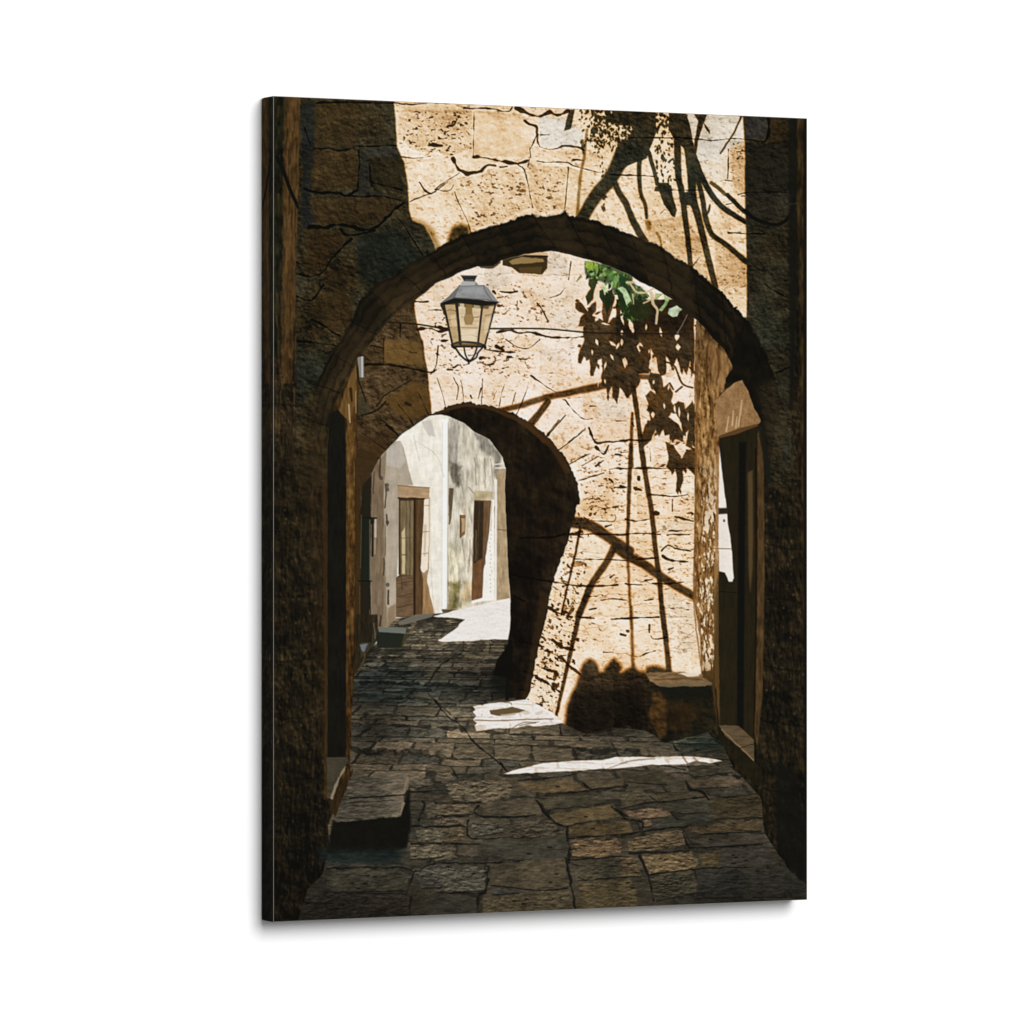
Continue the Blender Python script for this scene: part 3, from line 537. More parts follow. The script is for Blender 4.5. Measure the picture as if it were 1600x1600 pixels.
for pts, c, a in [(z(5, (930, 70), (1050, 80), (1110, 160), (1100, 290), (940, 250)), (234, 230, 226), .7), (z(5, (950, 560), (1160, 540), (1240, 600), (1230, 720), (960, 700)), (240, 232, 224), .6), (z(5, (330, 200), (560, 190), (640, 260), (560, 380), (400, 360)), (228, 222, 212), .7),
                  (z(5, (940, 800), (1190, 800), (1180, 1000), (820, 960)), (243, 232, 226), .6), (z(5, (1360, 1280), (1600, 1300), (1600, 1460), (1370, 1450)), (246, 238, 230), .7), (z(5, (700, 370), (860, 400), (890, 440), (720, 440)), (226, 186, 138), .5),
                  (z(5, (850, 400), (1240, 300), (1180, 500), (960, 530)), (226, 206, 178), .5), (z(5, (0, 330), (60, 310), (100, 600), (0, 680)), (240, 226, 208), .5), (z(6, (130, 740), (240, 760), (240, 860), (120, 860)), (248, 240, 232), .5),
                  (z(9, (520, 180), (610, 190), (620, 420), (520, 380)), (246, 238, 226), .5), (z(9, (330, 600), (600, 600), (600, 680), (330, 700)), (248, 240, 230), .5), (z(9, (370, 1180), (600, 1300), (610, 1480), (400, 1540)), (250, 242, 232), .6), (z('C', (410, 160), (610, 100), (620, 300), (440, 420)), (250, 244, 238), .6),
                  (z('B', (840, 780), (980, 800), (1000, 1000), (860, 940)), (244, 232, 216), .5), (z(8, (1220, 960), (1420, 950), (1420, 1130), (1200, 1130)), (246, 232, 212), .5)]:
    s, m = poly(pts, 5, 5); f = np.clip(1 + .9 * (tW[s] - .8), .3, 1.06)[..., None]
    colWs[s] += (np.asarray(c, F) * np.array([1.0, .985, .95], F) * f - colWs[s]) * (m * a * .6)[..., None]
dark = full(poly(z('B', (1060, 1160), (1150, 850), (1300, 820), (1600, 830)) + z('C', (0, 590), (200, 560), (200, 1000), (-300, 1300)), 12, 2))
colWh *= (1 - .55 * dark)[..., None]
up = full(poly(z(6, (-60, 230), (620, 200), (620, 560), (500, 560), (200, 560), (-60, 560)), 10))
colWh *= (1 - .42 * up)[..., None]
fr = 4 * sunW * (1 - sunW)
colW = colWh + (colWs - colWh) * sunW[..., None] + fr[..., None] * np.array([34, 0, -34], F)
over((np.s_[:, :], full(poly([(554, 370), (1104, 370), (1100, 700), (1096, 934), (1100, 1060), (1094, 1150), (980, 1134), (957, 1137), (916, 1148), (880, 1132), (822, 1096), (700, 1100), (554, 1100)], .8, .6))), colW, 1, OPEN)
# block with a dark recess at the top
over(poly(z(5, (560, 130), (740, 95), (935, 100), (935, 200), (890, 255), (700, 245), (640, 200), (560, 180)), .9, 1), (58, 44, 22), 1, OPEN)
over(poly(z(5, (610, 145), (720, 110), (900, 125), (910, 150), (640, 175)), 1, 1), (160, 132, 84), .9, OPEN)
over(poly(z(5, (730, 85), (930, 70), (935, 95), (740, 105)), .8, .6), (214, 180, 134), 1, OPEN)
over(stroke(z(5, (740, 100), (935, 105)), 2.5, 2.5), (36, 24, 10), 1, OPEN)
over(poly(z(5, (690, 200), (890, 190), (880, 250), (710, 242)), 1.2, 1), (92, 70, 36), .8, OPEN)
over(stroke(z(5, (380, 185), (470, 190), (530, 150)), 6, 5, 1, 1), (52, 38, 20), .9, OPEN)

# left of the second arch: jambs, doorway
over(poly([(500, 560), (562, 540), (557, 700), (556, 1100), (548, 1250), (505, 1250)], 1, .5), ramp(.45 + .8 * VS + .3 * N10, [(0, (20, 13, 5)), (.5, (62, 44, 20)), (1, (104, 78, 42))]), 1, OPEN)
over(poly(z(4, (820, 800), (835, 1000), (830, 1640), (840, 1700)) + [(556, 1000), (552, 1180), (544, 1240), (538, 1240), (540, 960), (540, 700), (541, 640), (545, 590)], .8, .8),
     ramp(.5 + .9 * VS + .5 * N10 - .32 * sstep(760, 1200, Y), [(-.3, (20, 12, 4)), (0, (36, 22, 8)), (.5, (92, 65, 31)), (1, (142, 108, 62))]), 1, OPEN)
over(poly(z(4, (690, 1180), (760, 950), (830, 800), (840, 1000), (780, 1280), (740, 1240)), .8, .8), ramp(.5 + .6 * VS, [(0, (70, 48, 20)), (1, (140, 106, 58))]), 1, OPEN)
over(stroke(z(4, (785, 1000), (795, 1100)), 5, 3), (48, 30, 14), .9, OPEN)
over(stroke(z(4, (770, 1130), (780, 1280)), 2.4, 2), (190, 160, 118), .9, OPEN)
over(stroke(z(4, (828, 1020), (828, 1200)), 1.5, 1.5), (170, 140, 100), .7, OPEN)
over(stroke([(555, 720), (555, 900), (551, 1100)], 2.2, 2), (40, 26, 10), .8, OPEN)
over(poly([(516, 646), (527, 640), (538, 654), (540, 720), (540, 960), (540, 1186), (511, 1186), (511, 700)], .8, .5), ramp(.5 + .5 * VS + .5 * N30, [(0, (10, 10, 8)), (1, (32, 29, 21))]), 1)
over(poly([(503, 760), (511, 750), (511, 1186), (507, 1186)], 1.5, 1), (58, 42, 20), .7)
# right side wall: rough, raked by sun
RS = full(poly(z(6, (640, 430), (700, 480), (860, 650), (960, 860), (870, 1000), (800, 1080), (820, 1400)) + [(1124, 700), (1123, 900), (1114, 1062), (1096, 1062), (1094, 1000), (1084, 934), (1085, 800), (1086, 700), (1085, 600), (1087, 520), (1088, 495)], .9, .8))
tRS = .47 + .65 * VS + .35 * N10 - .2 * PITV + .6 * RV
cRS = ramp(tRS, [(0, (52, 32, 12)), (.3, (108, 74, 36)), (.55, (158, 116, 66)), (.8, (198, 158, 106)), (1.05, (232, 202, 158))])
cRS *= (1 - .28 * sstep(640, 540, Y))[..., None]
lit = sstep(.44, .60, fbm(X / 3.2, Y / 8, 41, 3) + .9 * RV * .5 + .14 * N30 - .30 * sstep(1102, 1090, X) - .08 * sstep(1110, 1122, X)) * sstep(670, 830, Y) * sstep(1062, 1000, Y - (X - 1090) * 1.2)
cRS += (np.array([246, 226, 196], F) * (1 + .12 * N4)[..., None] - cRS) * (lit * .92)[..., None]
dsp = PITV * sstep(780, 880, Y)
cRS += (np.array([92, 56, 22], F) - cRS) * (dsp * .75)[..., None]
over((np.s_[:, :], RS), cRS, 1, OPEN)
over(stroke([(1090, 545), (1088, 700), (1086, 840), (1084, 935), (1095, 1040)], 2.2, 2, 1.2, 1), (112, 70, 28), .7, OPEN)
over(stroke(z(9, (720, 260), (690, 600), (640, 950), (620, 1250)), 2, 2, 1, 1), (116, 72, 28), .75, OPEN)
over(poly(z(6, (720, 600), (800, 640), (870, 700), (930, 790), (880, 880), (860, 980), (830, 1020), (760, 1000), (750, 800)), 2, 2), ramp(.5 + .9 * VS, [(0, (104, 70, 34)), (1, (190, 150, 100))]), .8, OPEN)
for pts in [z(6, (740, 560), (720, 700), (720, 950)), z(6, (800, 660), (820, 800), (800, 960)), z(6, (760, 1080), (770, 1300))]:
    over(stroke(pts, 4, 3, 1.4, 1.4), (84, 54, 24), .7, OPEN)
# stone lintel and the door under it
over(poly(z(6, (790, 1090), (880, 1000), (940, 950), (1010, 920), (1040, 940), (1080, 1060), (1120, 1170), (1172, 1262), (1150, 1290), (980, 1330), (820, 1392), (800, 1390)), 1, .7),
     ramp(.5 + .5 * N10 + .4 * VS + .2 * N2, [(0, (104, 76, 46)), (.5, (150, 114, 74)), (1, (184, 148, 104))]), 1, OPEN)
for pts in [z(6, (1010, 1090), (1000, 1180), (980, 1310)), z(6, (940, 1180), (930, 1300)), z(6, (900, 1230), (880, 1350)), z(6, (970, 1230), (960, 1320))]:
    over(stroke(pts, 1.6, 2.6, 1), (216, 182, 140), .8, OPEN)
over(poly(z(6, (820, 1392), (980, 1330), (1150, 1285), (1150, 1330), (960, 1380), (830, 1420)), 1, .5), (92, 64, 34), 1)
DO = poly([(1124, 684), (1150, 678), (1186, 664), (1192, 700), (1194, 800), (1194, 1000), (1192, 1100), (1180, 1158), (1155, 1136), (1122, 1134), (1114, 1065), (1122, 960), (1124, 830)], .9, .4)
over(DO, ramp(.5 + .5 * VS + .3 * N30, [(0, (24, 20, 11)), (1, (48, 40, 22))]), 1)
over(poly([(1155, 690), (1166, 690), (1164, 860), (1162, 1140), (1152, 1138), (1153, 900)], 2, .4), (14, 14, 12), .95)
over(poly(z(9, (1060, 200), (1100, 180), (1105, 700), (1100, 1000), (1080, 1200), (1065, 1000)), 2, .4), (98, 76, 46), .75)
over(stroke([(1181, 700), (1182, 900), (1180, 1060), (1178, 1150)], 2.5, 2), (26, 14, 6), .9)
over(poly([(1184, 676), (1189, 664), (1194, 720), (1195, 900), (1192, 1080), (1184, 1165), (1179, 1150), (1183, 1000), (1184, 800)], 1, .8), ramp(.5 + .9 * VS, [(0, (42, 30, 14)), (1, (106, 80, 48))]), 1)
over(poly([(1184, 662), (1192, 664), (1206, 745), (1200, 760), (1195, 735)], 2, 1), (26, 25, 17), .9)
over(stroke([(1124, 924), (1154, 926)], 1.2, 1.2), (18, 14, 8), .8)
over(poly([(1114, 880), (1123, 880), (1123, 1000), (1125, 1132), (1116, 1070)], 1.2, .6), (96, 70, 36), .85)
over(poly(z(9, (805, -20), (818, -20), (825, 200), (818, 560), (815, 1010), (800, 1100), (775, 1200)), 1, .8), (170, 126, 76), .7)
SL = poly(z(9, (822, -10), (830, 60), (852, 250), (875, 430), (884, 500), (890, 600), (912, 720), (930, 900), (943, 1080), (932, 1112), (902, 1112), (885, 1070), (868, 1035), (820, 1025), (815, 800), (815, 560), (818, 300)), 1.1, .5)
over(SL, ramp(.8 + .3 * N10, [(0, (200, 180, 160)), (1, (252, 246, 238))]), 1)
over(poly(z(9, (815, 498), (890, 496), (892, 545), (815, 550)), 1.6), (40, 28, 14), .97)
over(stroke(z(9, (780, 835), (920, 838)), 1.6, 1.4), (130, 96, 64), .8)
over(ell(*z(9, (862, 603))[0], 1.8, 2.4), (70, 56, 44), .8)

# ---------------------------------------------------------------- second arch: tunnel and the lane behind
TUN = jag(AR, 3.2, 1.1, 5) + jag(JAMB, 5, 1.0, 6) + [(780, 1096), (700, 1096), (572, 1000), (560, 800)]
tT = .4 + .25 * VS + .3 * N10 + .5 * N30 + .5 * R12
cT = ramp(tT, [(0, (8, 6, 4)), (.35, (20, 15, 9)), (.65, (36, 27, 16)), (1, (62, 46, 26))])
cT *= 1.18
cT *= (1 + .55 * sstep(840, 900, X + (Y - 800) * .12) - .15 * sstep(760, 800, Y) * (X < 830))[..., None]
TUNM = full(poly(TUN, .9, 1.0)) * OPEN
over((np.s_[:, :], TUNM), cT)
# rim stones
over(stroke(z(5, (0, 1415), (100, 1385), (220, 1352), (340, 1350), (470, 1375), (580, 1420), (700, 1475), (800, 1545), (900, 1640)), 5, 7, 1.2, 1), (72, 48, 24), .75, TUNM)
over(stroke(z(8, (720, -20), (860, 80), (960, 180), (1040, 290), (1100, 400)), 12, 10, 2.4, 1.5), (70, 46, 22), .75, TUNM)
over(stroke(z(4, (1030, 1640), (1100, 1510), (1220, 1400), (1350, 1310), (1450, 1250), (1600, 1190)), 3, 4, 1, .8), (44, 28, 14), .8, TUNM)
for pts in [z('B', (700, 440), (880, 470)), z('B', (780, 600), (860, 620)), z('B', (740, 690), (830, 720)), z('B', (700, 840), (790, 850)), z(8, (960, 960), (1080, 930)), z(8, (640, 1270), (980, 1330)), z(8, (700, 960), (960, 960)), z(8, (660, 1450), (740, 1490))]:
    over(stroke(pts, 3, 3.4, 1, 1.2), (9, 7, 5), .85, TUNM)
over(poly(JAMB[6:] + z('B', (715, 930), (780, 640), (830, 300), (880, 0)), 3, 1), (66, 46, 22), .45, TUNM)
LANE = full(poly([(560, 1100), (572, 752), (578, 743), (589, 721), (606, 700)] + z(4, (1220, 1372), (1350, 1282), (1440, 1225)) + z(5, (40, 1425), (90, 1432), (160, 1462), (240, 1500), (310, 1560)) + z(8, (330, 80), (450, 140), (510, 220), (560, 290), (583, 380),
      (580, 560), (582, 700), (592, 880), (600, 1100), (610, 1300), (625, 1450), (624, 1600)) + z('B', (612, 300), (603, 420), (600, 510), (600, 620), (600, 900)) + [(780, 1100)], .8, .7)) * OPEN
tL = .6 + .25 * VS + .3 * N30 + .12 * N10
cL = ramp(tL + .1 * N10 + .08, [(0, (166, 157, 141)), (.5, (220, 213, 198)), (.8, (238, 233, 221)), (1, (246, 242, 233))])
over((np.s_[:, :], LANE), cL)
# shaded part of the first white house
over(poly([(560, 700)] + [(606, 690)] + z(7, (1200, -60), (1230, 0), (1265, 160), (1305, 310), (1190, 320), (1190, 760), (1170, 1100), (1165, 1500), (800, 1600), (900, 200)), .8, .6),
     ramp(tL, [(0, (118, 106, 88)), (.6, (172, 159, 140)), (1, (194, 182, 164))]), 1, LANE)
over(poly(z(4, (1380, 1270), (1460, 1260), (1490, 1400), (1440, 1390), (1400, 1330)), 1.2, 1), (186, 180, 172), .7, LANE)
over(stroke(z(4, (1310, 1390), (1360, 1600)), 1.5, 1.2, 1), (190, 182, 172), .7, LANE)
over(poly(z(4, (1080, 1510), (1210, 1430), (1240, 1600), (1200, 1660), (1090, 1640)), 1, .5), (196, 190, 184), .5, LANE)
over(poly(z(7, (1085, 0), (1060, 60), (1010, 110), (1000, 800), (1060, 1500), (1090, 1500), (1075, 900), (1060, 400)), 1, 1), (126, 108, 84), .8, LANE)
over(poly(z(7, (980, 100), (1010, 110), (1060, 280), (1060, 900), (1060, 1500), (1000, 1560), (960, 1500), (950, 500), (955, 220)), 1.5, 1), ramp(.5 + .6 * VS, [(0, (84, 68, 50)), (1, (148, 128, 104))]), .95, LANE)
over(poly(z(7, (960, 220), (880, 300), (860, 1100), (860, 1620), (960, 1620), (950, 1000), (955, 560)), 1.2, .8), (34, 30, 21), 1)
over(poly(z(7, (830, 0), (990, 40), (1010, 110), (950, 230), (870, 340), (870, 1640), (822, 1640)), 1.2, .8), (58, 42, 22), .85, OPEN)
over(poly(z(7, (880, 580), (1000, 580), (1000, 620), (945, 640), (945, 1110), (880, 1110)), .8, .4), (26, 32, 24), .9)
for pts, w, c in [(z(7, (860, 580), (1005, 582)), 1.4, (14, 14, 10)), (z(7, (992, 600), (992, 740)), 3.4, (186, 176, 160)), (z(7, (990, 760), (988, 880)), 2.4, (150, 136, 112)), (z(7, (945, 600), (945, 1100)), 1.3, (112, 98, 70)),
                  (z(7, (850, 1108), (960, 1110)), 1.6, (10, 10, 8)), (z(7, (875, 560), (868, 1000)), 1.4, (90, 72, 44)), (z(7, (860, 1150), (862, 1500)), 1.4, (84, 64, 36)), (z(7, (945, 1350), (945, 1560)), 1.4, (110, 88, 52)),
                  (z(7, (970, 600), (968, 900)), 3, (30, 20, 10))]:
    over(stroke(pts, w, w, .7), c, .9)
for pts, w in [(z(7, (1030, 60), (1030, 240)), 2.6), (z(7, (1075, 300), (1080, 400), (1070, 500)), 2), (z(7, (1085, 560), (1090, 640)), 2.4), (z(7, (1065, 920), (1062, 1060)), 2), (z(7, (1100, 1190), (1100, 1300)), 3), (z(7, (980, 200), (975, 380)), 1.5), (z(7, (1075, 640), (1075, 900)), 1), (z(7, (1040, 1400), (1030, 1480)), 3)]:
    over(stroke(pts, w, w, .8, .8), (58, 44, 32), .85, LANE)
for cx, cy in [(1040, 250), (1090, 310), (1092, 345), (1092, 620), (1095, 1140)]:
    x, y = z(7, (cx, cy))[0]; over(ell(x, y, 3, 3.4, 0, .8), (62, 54, 46), .7, LANE)
over(poly(z(7, (1095, 1330), (1160, 1300), (1165, 1500), (1090, 1500)), 2, 2), (128, 104, 76), .7, LANE)
# first doorway
over(poly(z(7, (1300, 410), (1445, 410), (1440, 1000), (1420, 1090), (1480, 1390), (1320, 1410)), 1, .8), (150, 122, 88), .9, LANE)
over(poly(z(7, (1385, 1040), (1420, 1090), (1450, 1250), (1490, 1385), (1380, 1410)), 1, .8), ramp(.5 + .6 * VS, [(0, (120, 88, 52)), (1, (184, 150, 108))]), .95, LANE)
over(poly(z(7, (1385, 430), (1440, 420), (1438, 800), (1430, 1010), (1395, 1040), (1365, 1020)), .8, .7), (236, 224, 206), .95, LANE)
over(poly(z(7, (1395, 640), (1420, 640), (1412, 900), (1395, 900)), .8, .7), (190, 170, 140), .6, LANE)
over(poly(z(7, (1180, 310), (1445, 330), (1440, 410), (1180, 412)), .8, .5), ramp(.5 + .5 * HS + .5 * N10, [(0, (138, 110, 78)), (1, (194, 164, 128))]), 1, LANE)
over(stroke(z(7, (1180, 312), (1445, 330)), 1.2, 1.2), (110, 78, 46), .8, LANE)
over(poly(z(7, (1188, 415), (1400, 418), (1395, 560), (1370, 1000), (1390, 1100), (1385, 1410), (1165, 1410), (1165, 1080), (1190, 1060)), .8, .4), ramp(.5 + .7 * VS, [(0, (58, 40, 22)), (1, (110, 84, 54))]), 1, LANE)
over(poly(z(7, (1200, 440), (1310, 440), (1305, 1060), (1205, 1060)), .8, .3), ramp(.5 + .5 * VS + .5 * N30, [(0, (94, 80, 54)), (1, (140, 124, 92))]), 1, LANE)
over(poly(z(7, (1212, 700), (1240, 660), (1240, 1050), (1215, 1050)), 1, .5), (206, 190, 150), .85, LANE)
over(stroke(z(7, (1215, 890), (1240, 890)), 1.5, 1.5), (76, 62, 40), .9, LANE)
over(poly(z(7, (1170, 1080), (1305, 1060), (1310, 1400), (1165, 1400)), 1, .5), ramp(.5 + .5 * HS + .4 * N10, [(0, (74, 56, 38)), (1, (134, 108, 80))]), 1, LANE)
for pts in [z(7, (1180, 1240), (1310, 1210)), z(7, (1210, 1080), (1215, 1180)), z(7, (1180, 1330), (1310, 1300))]:
    over(stroke(pts, 1.2, 1.2), (70, 42, 20), .8, LANE)
over(stroke(z(7, (1320, 425), (1318, 1400)), 3, 3, .9), (40, 26, 14), .9, LANE)
over(stroke(z(7, (1194, 420), (1190, 1050)), 2, 2, .8), (56, 40, 22), .9, LANE)
over(stroke(z(7, (1200, 425), (1400, 425)), 2.4, 2, 1), (50, 34, 18), .9, LANE)
# second house, streaked plaster
P2 = full(poly([(700, 640), (800, 640), (800, 960), (698, 960)], .8)) * LANE
tP = .5 + .7 * VS + .4 * N30
over((np.s_[:, :], P2), ramp(tP, [(0, (134, 123, 104)), (.4, (196, 187, 168)), (.7, (226, 219, 203)), (1, (240, 236, 225))]), .95)
for pts, c, a in [(z(8, (110, -30), (195, -30), (200, 380), (205, 500), (150, 520), (115, 400)), (148, 142, 130), .75), (z(8, (115, 320), (205, 360), (205, 520), (170, 540), (120, 420)), (96, 88, 74), .8),
                  (z(8, (320, 80), (440, 120), (480, 200), (470, 300), (380, 220)), (120, 114, 104), .8), (z(8, (480, 180), (560, 280), (530, 560), (490, 440)), (116, 108, 94), .7),
                  (z(8, (100, 1000), (210, 1000), (205, 1540), (100, 1580)), (206, 196, 168), .8), (z(8, (105, 1330), (210, 1310), (205, 1530), (130, 1590), (100, 1570)), (128, 114, 72), .8),
                  (z(8, (235, 1330), (300, 1330), (300, 1500), (220, 1520)), (178, 152, 106), .7), (z(8, (330, 280), (480, 280), (490, 540), (320, 550)), (198, 190, 170), .6),
                  (z(8, (150, 1330), (180, 1330), (175, 1540), (140, 1560)), (70, 66, 26), .6), (z(8, (205, 700), (300, 600), (310, 1300), (205, 1300)), (204, 192, 168), .5)]:
    over(poly(pts, 4, 4), np.asarray(c, F) * (1 + .7 * VS + .3 * N10)[..., None], a, LANE)
for pts, w in [(z(8, (210, 480), (240, 640)), 1.5), (z(8, (280, 540), (330, 600)), 2), (z(8, (130, 380), (150, 500)), 3), (z(8, (330, 300), (340, 520)), 2), (z(8, (410, 300), (415, 540)), 1.5), (z(8, (460, 300), (480, 500)), 1.5), (z(8, (220, 980), (250, 1150)), 1.2), (z(8, (290, 980), (285, 1200)), 1.5)]:
    over(stroke(pts, w, w * .6, 1, 1), (104, 94, 74), .6, LANE)
over(poly(z(8, (112, 545), (152, 550), (135, 780), (120, 850), (110, 850)), .8, .6), ramp(.5 + .6 * VS, [(0, (66, 52, 36)), (1, (130, 112, 86))]), 1, LANE)
over(poly(z(8, (205, 770), (250, 772), (248, 930), (205, 965)), .8, .5), (124, 92, 56), 1, LANE)
over(poly(z(8, (218, 800), (246, 800), (244, 900), (222, 920)), .8, .5), (186, 160, 122), .9, LANE)
over(stroke(z(8, (207, 775), (207, 960)), 1.6, 1.6), (72, 46, 24), .9, LANE)
over(poly(z(8, (515, 400), (583, 380), (620, 1470), (510, 1480)), 1, .6), ramp(.5 + .6 * VS + .4 * N10, [(0, (132, 108, 76)), (1, (200, 176, 140))]), .95, LANE)
over(stroke(z(8, (515, 890), (600, 900)), 1.6, 1.6), (116, 88, 54), .8, LANE)
for pts in [z(8, (500, 350), (580, 340)), z(8, (500, 380), (580, 378))]:
    over(stroke(pts, 2, 2, .8, .5), (226, 222, 210), .9, LANE)
over(stroke(z(8, (505, 480), (500, 1500)), 3.4, 3.4, .8), (230, 226, 216), .95, LANE)
over(stroke(z(8, (490, 700), (488, 880)), 2.2, 2), (120, 96, 66), .8, LANE)
over(poly(z(8, (460, 640), (490, 640), (490, 1480), (385, 1490), (300, 1510), (300, 1470)), .8, .4), (238, 234, 226), 1, LANE)
for k in range(16):
    x, y = z(8, (462 + rng.normal(0, 6), 900 + k * 34))[0]; over(ell(x, y, .9, 1.3), (170, 150, 122), .6, LANE)
over(poly(z(8, (325, 565), (480, 575), (470, 650), (320, 645)), .8, .8), ramp(.5 + .8 * N10, [(0, (150, 130, 92)), (1, (224, 212, 184))]), 1, LANE)
over(poly(z(8, (322, 645), (465, 650), (450, 900), (400, 1250), (392, 1460), (300, 1485)), .8, .4), ramp(.5 + .7 * VS, [(0, (74, 54, 36)), (1, (136, 104, 72))]), 1, LANE)
over(poly(z(8, (325, 655), (402, 655), (392, 1130), (345, 1160), (318, 1200)), .8, .4), (48, 38, 25), .95, LANE)
over(poly(z(8, (318, 1180), (390, 1140), (388, 1460), (302, 1485)), 1, .6), ramp(.5 + .5 * N10 + .5 * VS, [(0, (84, 56, 32)), (1, (132, 92, 58))]), .95, LANE)
over(stroke(z(8, (340, 900), (338, 1150)), 2, 2, 1, .8), (112, 92, 66), .7, LANE)
# the white downpipe corner
over(poly(z(8, (50, -30), (106, -30), (104, 700), (98, 1540), (60, 1570), (45, 1540), (50, 700)), .7, .2), (243, 241, 234), 1, LANE)
over(stroke(z(8, (58, 0), (52, 1540)), 1.4, 1.4), (200, 198, 190), .7, LANE)
over(stroke(z(8, (106, 0), (104, 700), (98, 1540)), 1.2, 1.2), (150, 142, 124), .7, LANE)
over(poly(z(8, (50, 1555), (104, 1560), (180, 1560), (100, 1592), (60, 1585)), .8, .4), (74, 62, 42), .9, LANE)

for pts, w, c in [(z(7, (1185, 415), (1400, 418)), 2.2, (44, 32, 20)), (z(7, (1250, 440), (1248, 1060)), 1.1, (84, 70, 48)), (z(7, (1282, 440), (1280, 1060)), 1.4, (72, 58, 38)), (z(7, (1205, 750), (1310, 745)), 1.0, (84, 70, 48)), (z(7, (1175, 1130), (1305, 1110)), 1.2, (66, 48, 32)),
                  (z(7, (1400, 480), (1440, 478)), 1.2, (150, 124, 92)), (z(7, (1385, 700), (1440, 696)), 1.2, (150, 124, 92)), (z(7, (1380, 880), (1435, 876)), 1.2, (150, 124, 92)), (z(7, (1345, 520), (1340, 1380)), 1.6, (92, 72, 50)), (z(8, (366, 660), (352, 1150)), 1.2, (84, 64, 42)), (z(8, (430, 660), (412, 1180)), 1.2, (96, 70, 46)),
                  (z(8, (325, 820), (400, 815)), 1.1, (70, 54, 36)), (z(8, (106, 200), (200, 210)), 1, (150, 140, 120)), (z(8, (470, 660), (462, 900)), 1.4, (190, 172, 140)), (z(7, (1330, -60), (1500, 60), (1560, 240)), 1, (190, 182, 166)), (z(7, (1450, 420), (1452, 900), (1480, 1380)), 1.2, (206, 194, 172))]:
    over(stroke(pts, w, w, .8, .8, 4, .5), c, .75, LANE)
_lt = (1.05 + .05 * N10 + .04 * VS + .04 * HS)[..., None]
img += (img * _lt - img) * LANE[..., None]
# ---------------------------------------------------------------- e. the paving
GR = full(poly([(590, 1004), (600, 985), (620, 966), (660, 961), (700, 957), (760, 944), (797, 934), (797, 976), (792, 1016), (791, 1050), (792, 1089), (822, 1095), (850, 1112), (880, 1131), (916, 1147),
    (957, 1137), (1007, 1141), (1028, 1152), (1040, 1160), (1110, 1140), (1128, 1160), (1146, 1199), (1167, 1222), (1190, 1248), (1194, 1300), (1210, 1325), (1234, 1360), (1272, 1392), (1272, 1460), (460, 1460), (480, 1391),
    (502, 1368), (514, 1330), (512, 1290), (546, 1206), (549, 1120), (552, 1060), (562, 1030), (576, 1016)], .9, .9))
hz = 868.0
d = np.clip(Y - hz, 20, None)
gz = 6300.0 / d                                  # depth across the courses
gx = (X - 800 + 26 * N90 + 5 * N10) / d * 130
gz = gz + .35 * np.sin(gz * 2.3) + .0028 * (X - 800) + .42 * N30 + .14 * N10 + .0012 * (X - 800) * N90
row = np.floor(gz)
ro = hash01(row.astype(np.int64) + 90, np.zeros_like(row, dtype=np.int64), 51)
wd = 20 + 22 * hash01(row.astype(np.int64) + 90, np.ones_like(row, dtype=np.int64), 52)
cxx = gx / wd + ro * 7
colid = np.floor(cxx); fx = cxx - colid; fy = gz - row
jit = hash01((colid + 500).astype(np.int64), (row + 90).astype(np.int64), 53)
edx = np.minimum(fx, 1 - fx) * wd * d / 130; edy = np.minimum(fy, 1 - fy) * d * d / 6300
ed = np.minimum(edx * .55, edy) + 1.0 * WX * np.clip(d / 250, .3, 1) + 1.2 * WN * np.clip(d / 250, .2, 1)
gap = 1 - sstep(.3, np.clip(.5 + d / 190, .9, 3.4), ed)
split = hash01((colid + 500).astype(np.int64), (row + 90).astype(np.int64), 54)
tg = .57 + .26 * N10 + .30 * HS + .06 * N2 + .46 * (jit - .5) + .75 * RG + .25 * N30 + .12 * (1 - sstep(1.5, 5, np.where(fy < .5, edy, 9)))
tg -= .2 * PITS * (.3 + split)
cg = ramp(tg, [(0, (26, 24, 18)), (.3, (52, 47, 37)), (.55, (74, 65, 51)), (.8, (98, 86, 68)), (1.05, (134, 118, 96))])
grey = np.clip((split - .45) * 1.6, 0, 1)[..., None]
cg += (ramp(tg, [(0, (24, 25, 21)), (.5, (62, 61, 53)), (1, (104, 100, 88))]) - cg) * grey * .8
cg += (np.array([22, 21, 17], F) - cg) * (gap * np.clip(.80 + .6 * N30 + .3 * WN, .2, .95))[..., None]
# regional tint of the shade: sky-blue to the left, brown in the middle, dim to the right
def blob(x, y, rx, ry): return np.exp(-(((X - x) / rx) ** 2 + ((Y - y) / ry) ** 2)).astype(F)
cg *= (1.06 + .5 * blob(690, 985, 130, 36) + .50 * blob(730, 1140, 100, 66) + .16 * blob(900, 1180, 150, 40) + .05 * blob(650, 1250, 80, 90))[..., None]
b1 = np.maximum(blob(606, 1072, 80, 38), .75 * blob(680, 1075, 90, 26))
cg += (cg * np.array([.66, .76, .83], F) - cg) * np.clip(b1 * 1.35, 0, 1)[..., None]
cg *= (1 - .30 * blob(585, 1130, 50, 70) - .52 * blob(765, 1072, 55, 34) - .42 * blob(1130, 1150, 60, 30) - .45 * blob(940, 1140, 60, 12) - .28 * blob(1230, 1420, 120, 70) - .22 * blob(560, 1420, 100, 60) - .2 * blob(1060, 1290, 140, 60))[..., None]
cg += (cg * np.array([.74, .93, .95], F) - cg) * np.clip(blob(1100, 1160, 46, 14) + blob(985, 1136, 26, 8), 0, 1)[..., None]
over((np.s_[:, :], GR), cg)
